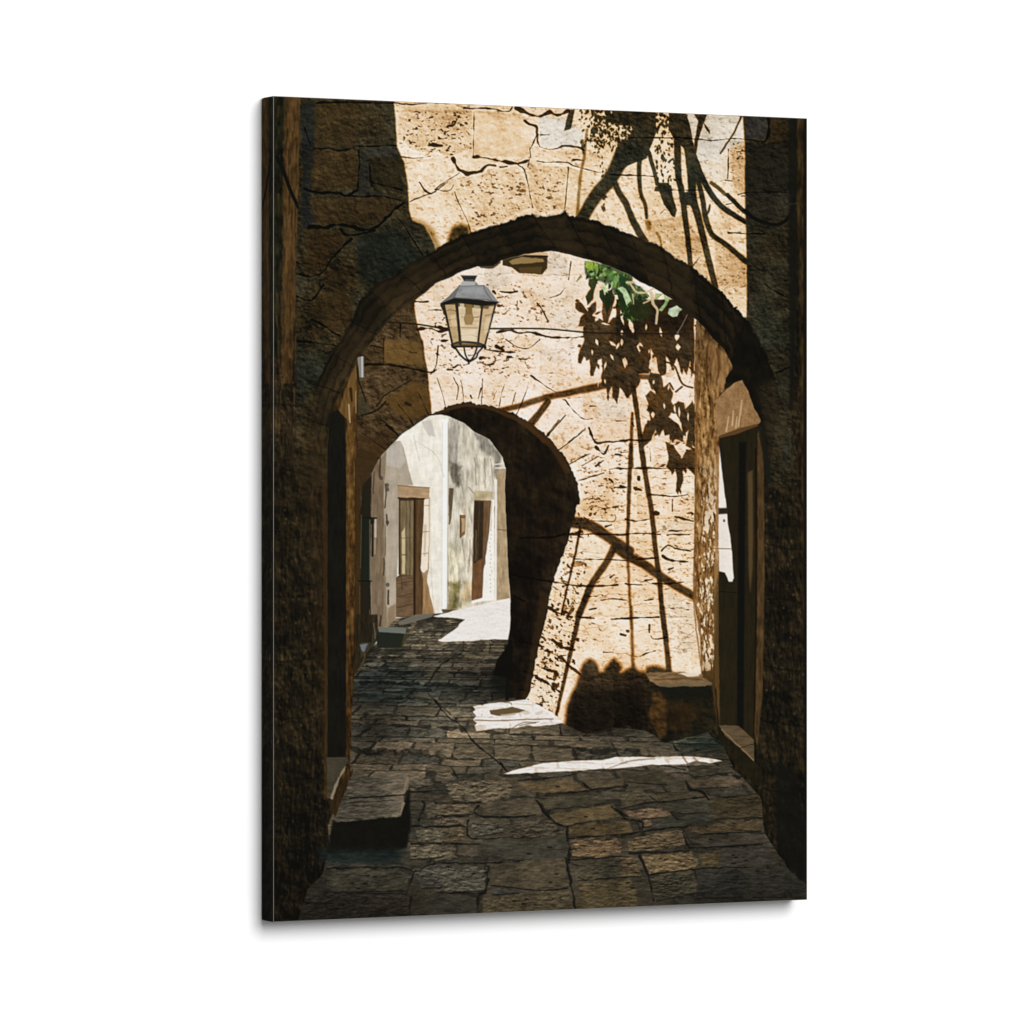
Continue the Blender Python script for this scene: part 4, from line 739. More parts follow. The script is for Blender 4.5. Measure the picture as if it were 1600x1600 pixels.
# hand-laid big stones near the front
ST = [
 ('E', (92, 80, 62), [(90, 190), (300, 165), (580, 150), (640, 210), (620, 300), (380, 340), (150, 330), (110, 260)], 1), ('E', (88, 72, 48), [(690, 190), (960, 150), (1110, 140), (1250, 220), (1240, 245), (920, 270), (760, 240)], 0),
 ('E', (76, 64, 47), [(1230, 170), (1560, 140), (1590, 190), (1310, 235)], 0), ('E', (66, 60, 45), [(850, 320), (1100, 290), (1380, 260), (1420, 330), (1150, 380), (950, 400)], 0), ('E', (80, 70, 54), [(370, 360), (640, 320), (820, 310), (890, 410), (830, 445), (600, 460), (420, 410)], 0),
 ('E', (88, 72, 47), [(960, 440), (1230, 390), (1480, 360), (1560, 460), (1300, 500), (1100, 535), (1000, 500)], 0), ('E', (85, 69, 43), [(1110, 550), (1300, 520), (1610, 500), (1640, 595), (1350, 625), (1130, 620)], 0), ('E', (100, 78, 54), [(1130, 660), (1330, 640), (1500, 640), (1550, 700), (1530, 770), (1330, 800), (1150, 790)], 1),
 ('E', (58, 55, 46), [(350, 720), (450, 660), (640, 640), (900, 640), (1090, 600), (1110, 800), (800, 820), (560, 820), (370, 800)], 0), ('E', (68, 60, 48), [(590, 560), (700, 480), (940, 490), (1030, 570), (1080, 600), (880, 630), (650, 640)], 1), ('E', (80, 70, 52), [(470, 1010), (620, 900), (780, 830), (1080, 815), (1100, 1050), (900, 1075), (600, 1040)], 0),
 ('E', (72, 69, 58), [(0, 870), (250, 870), (440, 880), (410, 1080), (150, 1090), (0, 1080)], 1), ('E', (77, 67, 47), [(400, 1140), (700, 1110), (960, 1080), (1120, 1090), (1140, 1220), (1120, 1320), (400, 1320)], .6), ('E', (54, 52, 43), [(-30, 1110), (330, 1130), (330, 1330), (-30, 1330)], 0),
 ('E', (59, 55, 41), [(1180, 880), (1400, 830), (1600, 800), (1600, 930), (1250, 990), (1190, 970)], .5), ('E', (76, 64, 42), [(1200, 1020), (1600, 980), (1660, 1010), (1680, 1180), (1650, 1300), (1190, 1320)], .5), ('E', (90, 78, 60), [(0, 365), (200, 355), (330, 370), (310, 440), (0, 450)], 1), ('E', (82, 70, 52), [(0, 560), (230, 550), (250, 640), (180, 680), (0, 660)], 1),
 ('E', (74, 70, 60), [(300, 500), (420, 510), (560, 510), (560, 590), (330, 630)], 1), ('E', (64, 64, 56), [(470, 1050), (750, 1085), (700, 1100), (480, 1110)], 0), ('E', (84, 76, 60), [(0, 700), (170, 720), (180, 800), (80, 830), (0, 830)], 1), ('E', (86, 74, 58), [(0, 460), (240, 470), (230, 530), (0, 540)], 1), ('E', (82, 72, 56), [(0, 90), (120, 90), (160, 150), (60, 180), (0, 170)], .7),
 ('F', (86, 72, 54), [(560, 160), (900, 120), (1030, 170), (900, 210), (620, 225)], 0), ('F', (66, 60, 42), [(240, 290), (700, 230), (730, 290), (320, 340)], 0), ('F', (102, 80, 60), [(30, 410), (330, 390), (430, 430), (380, 465), (90, 490)], .6), ('F', (90, 74, 52), [(50, 650), (350, 590), (510, 580), (550, 680), (300, 740), (70, 760)], 1),
 ('F', (98, 80, 54), [(170, 790), (580, 750), (650, 850), (620, 890), (240, 940)], 1), ('F', (62, 55, 46), [(600, 660), (1050, 600), (1200, 620), (1180, 680), (700, 715)], 0), ('F', (61, 57, 50), [(840, 730), (1180, 700), (1330, 840), (1050, 880), (800, 880)], 0), ('F', (74, 60, 40), [(550, 560), (900, 500), (1160, 480), (1170, 580), (650, 610)], .4),
 ('F', (60, 50, 33), [(760, 330), (1180, 260), (1190, 460), (800, 480)], .3), ('F', (60, 58, 46), [(360, 350), (720, 310), (740, 430), (450, 430)], 0), ('F', (54, 54, 44), [(300, 480), (740, 430), (800, 480), (560, 540), (290, 560)], 0), ('F', (60, 56, 42), [(250, 960), (600, 920), (610, 1100), (300, 1160)], 1), ('F', (46, 45, 39), [(650, 920), (1000, 900), (1080, 1000), (1000, 1130), (640, 1140)], .3),
 ('F', (52, 49, 43), [(1070, 900), (1330, 900), (1420, 1000), (1380, 1130), (1100, 1130)], .2), ('F', (62, 56, 44), [(560, 60), (900, 40), (930, 90), (600, 130)], 0), ('F', (60, 54, 40), [(0, 100), (330, 60), (500, 160), (380, 190), (30, 170)], 0), ('F', (70, 62, 46), [(0, 260), (180, 240), (220, 290), (230, 340), (0, 390)], .4), ('F', (88, 72, 52), [(180, 500), (260, 490), (250, 540), (190, 545)], .3), ('F', (76, 62, 42), [(0, 780), (110, 790), (170, 960), (0, 960)], 1),
 ('F', (78, 64, 40), [(660, 780), (830, 740), (800, 880), (680, 890)], .4),
 ('D', (66, 62, 50), [(640, 940), (900, 900), (1230, 900), (1330, 960), (1280, 1080), (700, 1090), (640, 1060)], .2), ('D', (52, 46, 38), [(480, 1150), (640, 1110), (1300, 1110), (1320, 1270), (1300, 1330), (400, 1330)], .6), ('D', (84, 76, 60), [(1340, 700), (1600, 690), (1600, 800), (1340, 820)], 1), ('D', (86, 80, 64), [(1380, 570), (1600, 560), (1600, 680), (1400, 670)], 1), ('D', (66, 64, 56), [(1350, 900), (1600, 860), (1600, 1050), (1440, 1060)], 1),
 ('D', (80, 72, 56), [(1450, 370), (1600, 340), (1600, 470), (1480, 480)], .6), ('D', (88, 80, 66), [(1340, 160), (1480, 140), (1540, 180), (1480, 210), (1340, 220)], .7), ('D', (60, 57, 46), [(640, 840), (760, 800), (760, 870), (650, 900)], .5)]
base_m = full(poly([(640, 1225), (700, 1200), (960, 1205), (1180, 1215), (1194, 1300), (1262, 1400), (1262, 1450), (470, 1450), (480, 1392), (515, 1330), (636, 1330)], 10, 3)) * GR
over((np.s_[:, :], base_m), ramp(.5 + .5 * N10 + .4 * HS + .2 * N2, [(0, (22, 21, 17)), (.5, (48, 45, 36)), (1, (74, 67, 54))]), .45)
rgh = RG * 1.3 + .25 * (fbm(X / 5, Y / 3, 61, 2) - .5)
for t_, c, p, ro_ in ST:
    pts = np.array(z(t_, *p)); ctr = pts.mean(0); pts = ctr + (pts - ctr) * 1.01
    s, m = poly(pts, 1.8, 2.6)
    _, mi = poly(ctr + (pts - ctr) * .93, 2.0, 1.2)
    mm = np.zeros_like(m)
    f = 1 + .35 * HS[s] + .4 * N10[s] + .5 * N30[s] + (.5 + .9 * ro_) * rgh[s] + .06 * N2[s]
    f -= .35 * PITS[s] * (.15 + .6 * ro_)
    f *= 1.06
    c = np.asarray(c, float); c = c * .75 + c.mean() * np.array([1.09, 1.0, .82]) * .25
    img[s] += (c * np.clip(f, .2, 2)[..., None] - img[s]) * (m * .95 * GR[s])[..., None]
    e = [(a, b + .3) for a, b in pts]
    lo = sorted(range(len(e)), key=lambda i: -e[i][1])[:2]
    over(stroke([e[i] for i in lo], 1.8, 1.8, .9, 1.2), (16, 16, 13), .7, GR)
img *= (1 - (.38 * blob(520, 1440, 150, 60) + .24 * blob(1200, 1420, 120, 70) + .14 * blob(800, 1460, 300, 50))[..., None] * GR[..., None])
# joints that show
for pts, w in [(z('B', (0, 940), (100, 1060), (230, 1160), (330, 1290), (460, 1390), (560, 1480), (610, 1530)), 1.9), (z('A', (1600, 380), (1520, 440), (1460, 520), (1420, 610), (1450, 680), (1540, 760), (1620, 830)), 1.6), (z('B', (240, 440), (210, 540), (80, 600), (20, 680), (-40, 740)), 1.4),
               (z('E', (540, 0), (580, 60)), 2), (z('E', (130, 60), (190, 140)), 2.6), (z('E', (690, 160), (1100, 120), (1220, 70)), 2), (z('E', (900, 290), (1300, 240), (1600, 205)), 2), (z('E', (850, 330), (930, 440), (1010, 520), (1090, 545)), 3.4), (z('E', (1120, 640), (1600, 600)), 2), (z('E', (1480, 380), (1600, 460)), 3), (z('E', (1230, 180), (1310, 240)), 2.4),
               (z('E', (360, 370), (330, 420), (420, 460), (780, 460)), 2.6), (z('E', (270, 500), (300, 640), (640, 630)), 2.6), (z('E', (1100, 540), (1120, 800), (1100, 830), (1130, 1000), (1170, 1220)), 3.4), (z('E', (440, 880), (420, 1080), (360, 1120), (350, 1280)), 4), (z('E', (470, 1030), (830, 1075), (1100, 1060)), 1.8),
               (z('E', (0, 350), (330, 345)), 1.8), (z('E', (0, 455), (270, 455)), 2), (z('E', (0, 545), (250, 540)), 1.8), (z('E', (0, 685), (380, 690)), 2), (z('E', (0, 845), (420, 850), (700, 830)), 2), (z('E', (0, 1095), (420, 1100)), 2), (z('E', (1190, 1000), (1600, 960)), 2), (z('E', (1120, 820), (1600, 790)), 1.8),
               (z('F', (0, 45), (250, 20), (540, 70)), 1.6), (z('F', (540, 160), (580, 230), (680, 250), (740, 320)), 3), (z('F', (200, 350), (560, 310), (720, 290)), 2), (z('F', (0, 620), (200, 580), (560, 540)), 2), (z('F', (520, 570), (560, 690), (640, 720), (1180, 690)), 2.2), (z('F', (70, 770), (560, 740)), 1.8), (z('F', (160, 790), (230, 950), (270, 1160)), 3.6),
               (z('F', (240, 945), (640, 895), (1100, 880)), 1.8), (z('F', (860, 300), (1180, 260)), 1.6), (z('F', (1040, 490), (1190, 465)), 1.8), (z('F', (10, 480), (180, 500), (170, 570)), 2.4), (z('F', (420, 430), (480, 480)), 2.4), (z('F', (0, 410), (30, 470), (80, 500)), 2.2), (z('F', (700, 600), (1000, 590)), 1.6),
               (z('D', (640, 890), (1230, 885), (1370, 920), (1480, 870), (1600, 840)), 2.2), (z('D', (640, 1095), (1300, 1105)), 1.8), (z('D', (1370, 920), (1320, 1050), (1300, 1110)), 2), (z('D', (1340, 1130), (1330, 1290)), 2.6), (z('D', (1350, 540), (1600, 550)), 2.4), (z('D', (1340, 690), (1600, 685)), 2), (z('D', (1400, 490), (1450, 370), (1440, 330)), 2.6), (z('D', (1340, 260), (1600, 240)), 2.2)]:
    over(stroke(pts, w * 1.2, w * .9, 1.0, 1.6, 4, .7), (15, 15, 13), .85, GR)
    over(stroke([(a, b - w * .8) for a, b in pts], 1, 1, .9, 1), (110, 98, 78), .22, GR)
for t_, lst in [('D', [(980, 955), (850, 1015), (960, 1020), (905, 1062), (700, 835), (1040, 965)]), ('E', [(950, 715), (780, 770), (1010, 940), (960, 1010), (660, 1165), (760, 1150), (740, 1190), (1255, 462), (1315, 560), (1020, 210)]), ('F', [(940, 780), (960, 800), (1045, 825), (1140, 915), (940, 850), (60, 1010), (100, 1055), (750, 650)])]:
    for p in lst:
        x, y = z(t_, p)[0]; over(ell(x, y, 3.2 + rng.random() * 1.5, 1.3, 0, .8), (18, 16, 12), .85, GR)
# sun on the paving
W1 = full(poly([(677, 963), (699, 957), (740, 947), (797, 934), (797, 976), (793, 999)] + z('B', (500, 420), (440, 428), (380, 425), (300, 436), (150, 440), (20, 438), (60, 410), (120, 370), (190, 320), (200, 290), (245, 255), (100, 240), (0, 235)), .9, .8))
W1 = np.maximum(W1, full(poly(z('A', (1515, 212), (1560, 200), (1640, 190), (1640, 226), (1540, 230)), .8, .6)))
W2 = full(poly(z('B', (310, 980), (460, 955), (620, 940), (760, 925), (850, 960), (960, 1020), (1060, 1105), (1050, 1122), (880, 1145), (760, 1140), (640, 1165), (500, 1165), (345, 1188), (325, 1140), (345, 1120), (315, 1095), (340, 1060), (310, 1030), (330, 1010)), 1, 1.2))
W3 = full(poly(z('B', (575, 1540), (700, 1500), (900, 1455), (1150, 1435), (1400, 1425), (1500, 1405)) + z('C', (0, 1190), (250, 1190), (450, 1185), (600, 1185), (760, 1200), (845, 1220), (740, 1240), (620, 1220), (540, 1250), (250, 1255), (120, 1270), (0, 1282)) + z('B', (1400, 1500), (1150, 1520), (900, 1530), (700, 1540), (600, 1548)), 1.0, .9))
for Wm, a in [(W1, .97), (W2, .97), (W3, .97)]:
    tw = .85 + .3 * HS + .10 * N2 - .34 * gap * (Y > 1080) + .3 * RG
    over((np.s_[:, :], Wm), ramp(tw, [(0, (176, 146, 116)), (.5, (226, 210, 192)), (.8, (246, 240, 234)), (1, (252, 249, 246))]), a)
    fr = 4 * Wm * (1 - Wm); img += fr[..., None] * np.array([10, 0, -10], F)
for pts, w in [(z('B', (330, 1095), (550, 1100), (760, 1090), (980, 1085)), 1.5), (z('B', (560, 945), (620, 950), (640, 970)), 1.3), (z('B', (640, 1165), (720, 1120), (860, 1110)), 1.2), (z('B', (700, 1140), (840, 1115)), 1.4)]:
    over(stroke(pts, w, w, .7, .8), (120, 88, 56), .9)
over(poly(z('B', (450, 1015), (640, 985), (750, 1010), (690, 1035), (540, 1062), (460, 1045)), .8, .6), (104, 84, 54), 1)
over(poly(z('B', (540, 1050), (690, 1030), (660, 1055), (560, 1066)), .9, .5), (190, 176, 154), .8)
for pts, w, a in [(z('C', (520, 1190), (560, 1245)), 3, .7), (z('C', (610, 1195), (640, 1225)), 2.4, .8), (z('C', (0, 1245), (140, 1215), (280, 1205)), 2, .75), (z('B', (1430, 1500), (1600, 1440)), 1.8, .6)]:
    over(stroke(pts, w, w, .9, 1), (150, 116, 84), a)
# long sill stone before the far doorways, far block
over(poly(z('A', (1180, 60), (1330, 0), (1480, -10), (1460, 20), (1260, 80), (1190, 90)), .9, .7), (118, 112, 98), .9)
over(poly(z('A', (1010, 120), (1240, 110), (1255, 200), (1210, 275), (1010, 280), (1000, 180)), 1, .8), (34, 38, 30), 1)
over(poly(z('A', (1240, 130), (1262, 180), (1225, 270), (1205, 270)), 1, .8), (70, 62, 36), .9)
over(poly(z('A', (1010, 112), (1040, 108), (1250, 112), (1245, 160), (1020, 150)), .9, .7), (112, 116, 106), 1)
over(poly(z('A', (830, 0), (1010, 0), (1020, 200), (960, 300), (900, 400), (830, 500), (815, 480)), 1.5, 1), ramp(.45 + .8 * VS, [(0, (18, 16, 10)), (1, (60, 50, 32))]), .9)
over(poly(z('A', (860, 250), (930, 245), (900, 310), (880, 310)), 1, .7), (118, 122, 128), .9)
over(stroke(z('A', (980, 80), (990, 200)), 2.4, 2, 1, 1), (120, 112, 90), .6)
over(stroke(z('A', (905, 330), (890, 400), (850, 470)), 3, 3, 1.2, 1), (92, 74, 40), .7)
# base of the tunnel jamb
over(stroke([(792, 1010), (791, 1050), (792, 1092)], 5, 5, 1.5, .6), (15, 15, 12), 1)
over(poly([(768, 1050), (792, 1052), (794, 1090), (780, 1084), (766, 1066)], 7, 2), (17, 18, 15), .75)
over(poly([(796, 1000), (788, 1016), (777, 1030), (770, 1050), (772, 1056), (800, 1060), (800, 1000)], 1.5, 1), (14, 13, 10), 1)

# ---------------------------------------------------------------- step blocks at the left
over(poly(z('D', (640, 300), (820, 100), (860, 60), (850, 130), (760, 330), (710, 470), (690, 440)), 1, .8), ramp(.5 + .9 * VS + .4 * N10, [(0, (24, 17, 8)), (1, (70, 51, 27))]), 1)
over(poly(z('A', (585, 1195), (760, 1190), (765, 1225), (720, 1300), (640, 1540), (590, 1535)), .9, .6), ramp(.5 + .5 * HS + .4 * N10, [(0, (46, 42, 31)), (1, (84, 77, 60))]), 1)
over(stroke(z('A', (742, 1275), (712, 1330), (665, 1430), (632, 1535)), 3.2, 3, 1.2, 1.6, 4, .8), (158, 142, 116), .8)
BT = z('D', (850, 110), (1000, 120), (1180, 108), (1320, 112), (1310, 160), (1312, 232), (1285, 262), (1282, 370), (1250, 462), (1100, 462), (950, 490), (700, 508), (720, 440), (760, 330))
over(poly(z('D', (690, 490), (950, 480), (1250, 455), (1330, 200), (1340, 560), (1310, 720), (1200, 760), (640, 770)), 3, 1.5), ramp(.5 + .5 * N10, [(0, (10, 10, 8)), (1, (26, 24, 18))]), 1)
over(poly(z('D', (560, 740), (1320, 730), (1240, 830), (1100, 860), (760, 860), (600, 840)), 7, 2), np.array([25, 33, 31], F) * (1 + .8 * HS + .5 * N10)[..., None], .85)
over(poly(BT, 1.1, 2.4), ramp(.36 + .4 * HS + .4 * N10 + .9 * RG + .4 * sstep(560, 640, X), [(0, (36, 34, 27)), (.5, (86, 79, 66)), (1, (132, 118, 99))]), 1)
over(stroke(z('D', (830, 310), (950, 300), (1120, 290), (1280, 280)), 2.6, 2.4, .9, 1), (16, 16, 13), .9)
over(stroke(z('D', (820, 345), (1020, 335), (1200, 325)), 1.6, 1.6, .9, 1), (30, 28, 22), .7)
for p in [z('D', (1315, 130), (1300, 190), (1270, 265), (1200, 270)), z('D', (1275, 350), (1250, 440), (1190, 450))]:
    over(stroke(p, 2.6, 2.4, 1.2, 1.8, 4, .9), (142, 124, 100), .75)

# ---------------------------------------------------------------- stone bench at the right
over(poly(z('C', (210, 560), (320, 600), (770, 575), (800, 620), (800, 880), (760, 960), (640, 1010), (420, 1060), (330, 1060), (270, 960), (215, 880)), 1, 1.2),
     ramp(.42 + .4 * N10 + .5 * N30 + .3 * HS + .8 * R12 + .5 * R5, [(0, (12, 12, 8)), (.4, (28, 25, 16)), (.8, (48, 38, 20)), (1.1, (84, 60, 28))]), 1)
over(poly(z('C', (260, 660), (330, 640), (390, 740), (380, 1000), (330, 1040), (290, 960), (230, 860)), 3, 2.2), ramp(.45 + .6 * N10 + .4 * HS + .8 * R12 + .5 * R5, [(0, (38, 26, 12)), (1, (112, 76, 36))]), .85)
over(poly(z('C', (360, 720), (620, 740), (640, 860), (560, 960), (400, 960)), 4, 2.5), ramp(.5 + .9 * N10, [(0, (28, 20, 9)), (1, (72, 48, 22))]), .6)
over(poly(z('C', (300, 600), (760, 590), (740, 690), (430, 710), (330, 650)), 3.5, 3), (22, 22, 16), .8)
over(poly(z('C', (200, 490), (330, 480), (500, 478), (660, 500), (770, 572), (700, 596), (420, 602), (320, 598), (240, 550)), 1.1, 2),
     ramp(.5 + .9 * HS + .3 * N10, [(0, (80, 60, 36)), (.5, (126, 98, 64)), (1, (178, 146, 106))]), 1)
over(poly(z('C', (300, 575), (770, 560), (765, 590), (420, 606), (320, 600)), 1.2, .8), (112, 98, 74), .75)
over(poly(z('C', (480, 490), (560, 485), (665, 470), (650, 515), (560, 520)), 1.2, 1), (246, 232, 210), .9)
over(stroke(z('C', (280, 545), (500, 535), (680, 545)), 1.6, 1.4, .9, .8), (80, 52, 24), .7)
over(poly(z('C', (680, 470), (770, 470), (790, 600), (800, 900), (770, 700), (760, 570), (680, 520)), 1.5, 1), (74, 52, 24), .9)
# door sill
over(poly(z('C', (815, 930), (850, 1010), (960, 1085), (1115, 1232), (1180, 1290), (1190, 1420), (1120, 1420), (960, 1260), (850, 1100), (800, 960)), 1.2, 1.2), ramp(.4 + .6 * N10 + .4 * VS, [(0, (18, 16, 10)), (1, (52, 42, 22))]), 1)
over(poly(z('C', (815, 922), (985, 928), (1112, 1050), (1115, 1230), (960, 1085), (870, 1010)), .9, .8), ramp(.5 + .7 * HS + .3 * N10, [(0, (66, 54, 38)), (1, (118, 98, 70))]), 1)
over(stroke(z('C', (840, 960), (960, 1070), (1110, 1215)), 1.6, 1.6, .8, 1), (150, 124, 88), .8)
over(stroke(z('C', (970, 1120), (1110, 1080)), 1.2, 1.2, .8, 1), (30, 24, 16), .8)
# foot of the right wall
over(poly([(1192, 1200), (1212, 1200), (1215, 1325), (1240, 1362), (1262, 1382), (1262, 1300), (1240, 1200), (1215, 1190)], 4, 2), (18, 18, 14), .75)

# ---------------------------------------------------------------- f. wire, vine leaves, lantern
over(stroke([(606, 503), (650, 506), (700, 513), (766, 513), (849, 513), (920, 519), (980, 520), (1066, 521)], 2.7, 2.4, .6), (34, 26, 16), .95, OPEN)
over(stroke([(1058, 520), (1066, 507), (1074, 491)], 1.4, 1.2, .6), (130, 120, 104), .9, OPEN)
over(stroke(z(4, (850, 800), (850, 920), (900, 1060), (915, 1110)), 2.6, 2), (20, 19, 15), .9, OPEN)
over(poly(z(4, (840, 735), (895, 728), (898, 900), (860, 905)), .8, .2), (134, 130, 122), 1, OPEN)
over(stroke(z(4, (880, 735), (882, 900)), 2.2, 2.2), (206, 204, 198), .9, OPEN)
GREEN = [(26, 40, 16), (52, 84, 34), (92, 128, 52), (138, 168, 84), (168, 192, 140), (196, 210, 176)]
zone = [z(5, (1240, 150), (1420, 170), (1640, 250), (1640, 430), (1500, 420), (1440, 330), (1290, 300), (1250, 250)), z(6, (-10, 40), (100, 100), (220, 200), (190, 420), (40, 420), (-20, 300))]
for zi, zp in enumerate(zone):
    over(poly(zp, 2, 2), (40, 56, 24), .8, OPEN)
    p = np.array(zp); lo, hi = p.min(0), p.max(0)
    for k in range(230 if zi == 0 else 110):
        x, y = lo + (hi - lo) * rng.random(2)
        iy = int((y - PY0) * PS); ix = int((x - PX0) * PS)
        f = (y - lo[1]) / (hi[1] - lo[1])
        c = GREEN[int(np.clip(rng.normal(2.1 - .9 * zi, 1.5), 0, 4))]
        if y < 396 + .25 * (x - 900): continue
        L = rng.uniform(4.5, 10)
        inside = False
        for i in range(len(zp)):
            a, b = zp[i], zp[(i + 1) % len(zp)]
            if (a[1] > y) != (b[1] > y) and x < (b[0] - a[0]) * (y - a[1]) / (b[1] - a[1]) + a[0]: inside = not inside
        if not inside: continue
        over(poly(leafpts(x, y, L, L * .5, 1.5 + rng.normal(0, .7)), .7), np.asarray(c, float) * rng.uniform(.85, 1.1), .95, OPEN)
for pts, c in [(z(5, (1280, 300), (1330, 280), (1345, 330), (1310, 440), (1270, 505), (1255, 455), (1300, 380), (1275, 340)), (46, 54, 26)), (z(5, (1370, 390), (1400, 375), (1420, 460), (1400, 500), (1370, 440)), (28, 44, 22)), (z(5, (1420, 400), (1480, 380), (1460, 520), (1430, 600), (1410, 520)), (30, 40, 20)),
               (z(5, (1165, 320), (1215, 255), (1225, 280), (1180, 315)), (140, 128, 62)), (z(5, (1250, 150), (1310, 145), (1320, 190), (1280, 230), (1250, 190)), (148, 172, 66)), (z(5, (1330, 160), (1360, 175), (1350, 230), (1320, 200)), (132, 160, 60)),
               (z(5, (1390, 330), (1420, 360), (1440, 410), (1400, 390)), (176, 200, 146)), (z(5, (1520, 370), (1570, 350), (1600, 400), (1570, 430)), (170, 196, 150)), (z(5, (1480, 300), (1500, 260), (1530, 300), (1500, 350)), (120, 158, 88)), (z(5, (1440, 260), (1480, 230), (1490, 290), (1450, 310)), (88, 130, 62)),
               (z(5, (1545, 250), (1590, 300), (1600, 380), (1550, 360), (1530, 300)), (30, 62, 32)), (z(5, (1510, 390), (1600, 440), (1600, 520), (1540, 520)), (34, 46, 22)),
               (z(6, (10, 140), (60, 200), (85, 260), (50, 300), (20, 230)), (176, 196, 150)), (z(6, (290, 200), (350, 205), (300, 250), (280, 250)), (150, 176, 110)), (z(6, (360, 220), (410, 240), (380, 300), (340, 350), (315, 340), (370, 270)), (158, 184, 120)),
               (z(6, (400, 330), (470, 300), (515, 335), (490, 350), (470, 390), (430, 400), (395, 370)), (192, 206, 172)), (z(6, (100, 260), (230, 280), (270, 380), (150, 420), (60, 380)), (40, 44, 20))]:
    over(poly(pts, .8, .8), np.asarray(c, F) * (1 + .35 * N4 + .3 * N10)[..., None], .96, OPEN)
for pts, w in [(z(6, (50, 110), (110, 105)), 4), (z(6, (80, 120), (130, 190), (200, 195), (272, 160)), 3.4), (z(6, (190, 282), (270, 240), (320, 210)), 2.6), (z(6, (255, 195), (270, 280), (305, 345), (295, 450)), 5), (z(6, (100, 210), (105, 290)), 2.2)]:
    over(stroke(pts, w, w * .7, .8, .8), (214, 190, 150), .92, OPEN)
# lantern
LT = lambda *p: z(5, *p)
over(poly(LT((75, 495), (505, 495), (412, 855), (140, 855)), .6), (112, 84, 46), 1)
over(poly(LT((80, 510), (165, 510), (195, 830), (150, 850)), .6, .3), ramp(.6 + .5 * N10 + .4 * HS, [(0, (152, 122, 80)), (1, (222, 194, 150))]), 1)
over(poly(LT((185, 520), (385, 530), (355, 835), (215, 835)), .6, .3), ramp(.6 + .5 * N10 + .5 * HS, [(0, (188, 160, 120)), (1, (240, 220, 188))]), 1)
over(poly(LT((395, 530), (490, 520), (410, 845), (362, 835)), .6, .3), ramp(.6 + .5 * N10 + .4 * HS, [(0, (164, 132, 90)), (1, (230, 204, 164))]), 1)
over(poly(LT((180, 480), (460, 490), (440, 545), (190, 525)), .7, .5), (102, 82, 46), .9)
over(poly(LT((205, 500), (240, 500), (240, 540), (200, 540)), .8), (228, 214, 186), .8); over(poly(LT((320, 510), (370, 510), (370, 540), (320, 540)), .8), (200, 180, 140), .7)
over(poly(LT((250, 490), (306, 490), (308, 580), (320, 630), (305, 675), (250, 675), (236, 630), (250, 580)), .9), (134, 104, 58), .9)
over(poly(LT((250, 590), (310, 590), (318, 640), (300, 670), (255, 670), (240, 640)), 1), (164, 134, 86), .8)
for pts, w, c in [(LT((215, 700), (350, 705)), 1, (150, 112, 64)), (LT((90, 560), (190, 555)), 1, (160, 124, 76)), (LT((120, 700), (200, 690)), 1.2, (150, 112, 64)),
                  (LT((66, 495), (143, 850)), 3.2, (46, 40, 32)), (LT((172, 480), (208, 838)), 3.8, (46, 42, 35)), (LT((184, 500), (214, 838)), 1.5, (40, 35, 27)), (LT((390, 520), (354, 840)), 3.2, (48, 42, 33)), (LT((503, 500), (411, 852)), 3, (56, 48, 38)),
                  (LT((135, 845), (205, 822), (350, 830), (415, 855)), 3.6, (60, 54, 44)), (LT((140, 862), (240, 858), (410, 860)), 3, (38, 32, 25)),
                  (LT((165, 866), (200, 920), (240, 960), (278, 985)), 3, (40, 32, 24)), (LT((238, 862), (248, 920), (272, 975)), 2.6, (58, 46, 34)), (LT((348, 860), (325, 930), (285, 985)), 2.8, (50, 40, 30)), (LT((398, 862), (355, 910), (340, 950), (285, 985)), 2.8, (44, 34, 25)),
                  (LT((276, 970), (278, 1000)), 3, (30, 24, 18)), (LT((140, 850), (160, 872)), 4, (36, 30, 24)), (LT((400, 850), (416, 870)), 4, (36, 30, 24))]:
    over(stroke(pts, w, w, .55, 0, 4 if len(pts) > 2 else 0), c, 1)
over(poly(LT((36, 500), (100, 470), (150, 450), (340, 465), (440, 478), (540, 486), (505, 508), (390, 520), (200, 495), (160, 500), (75, 512)), .7, .3), (28, 26, 22), 1)
over(poly(LT((36, 500), (110, 440), (200, 345), (240, 350), (160, 452), (80, 484)), .6, .2), (112, 112, 108), 1)
over(poly(LT((196, 348), (250, 345), (340, 350), (405, 345), (440, 370), (520, 484), (420, 468), (300, 458), (155, 452)), .6, .2), ramp(.5 + .6 * N10 + .25 * (N4), [(0, (120, 121, 120)), (1, (172, 173, 172))]), 1)
over(poly(LT((405, 345), (440, 370), (522, 485), (480, 478), (420, 400)), .7, .2), (142, 143, 143), .8)
over(stroke(LT((155, 452), (300, 460), (420, 468), (520, 486)), 1.6, 1.6), (78, 78, 75), .9)
for pts in (LT((200, 348), (157, 452)), LT((404, 348), (420, 400), (478, 478)), LT((205, 352), (404, 350))): over(stroke(pts, 1.3, 1.3, .6), (92, 92, 89), .8)
over(poly(LT((230, 370), (380, 372), (395, 420), (220, 412)), 3, 1), (178, 179, 178), .45)
for pts, w_ in ((LT((92, 560), (130, 548), (168, 566)), 1.4), (LT((105, 640), (180, 625)), 1.6), (LT((215, 610), (240, 615)), 1.6), (LT((320, 615), (360, 610)), 1.6), (LT((215, 770), (290, 760), (345, 775)), 1.6), (LT((415, 600), (470, 590)), 1.5), (LT((400, 720), (440, 712)), 1.6)):
    over(stroke(pts, w_, w_, .7, 1, 4, .6), (120, 86, 46), .6)
over(poly(LT((120, 600), (160, 590), (180, 690), (140, 700)), 2, 1), (236, 214, 176), .6); over(poly(LT((220, 720), (340, 720), (336, 810), (224, 805)), 2, 1), (246, 230, 204), .6); over(poly(LT((420, 620), (465, 615), (440, 740), (400, 740)), 2, 1), (240, 220, 184), .55)
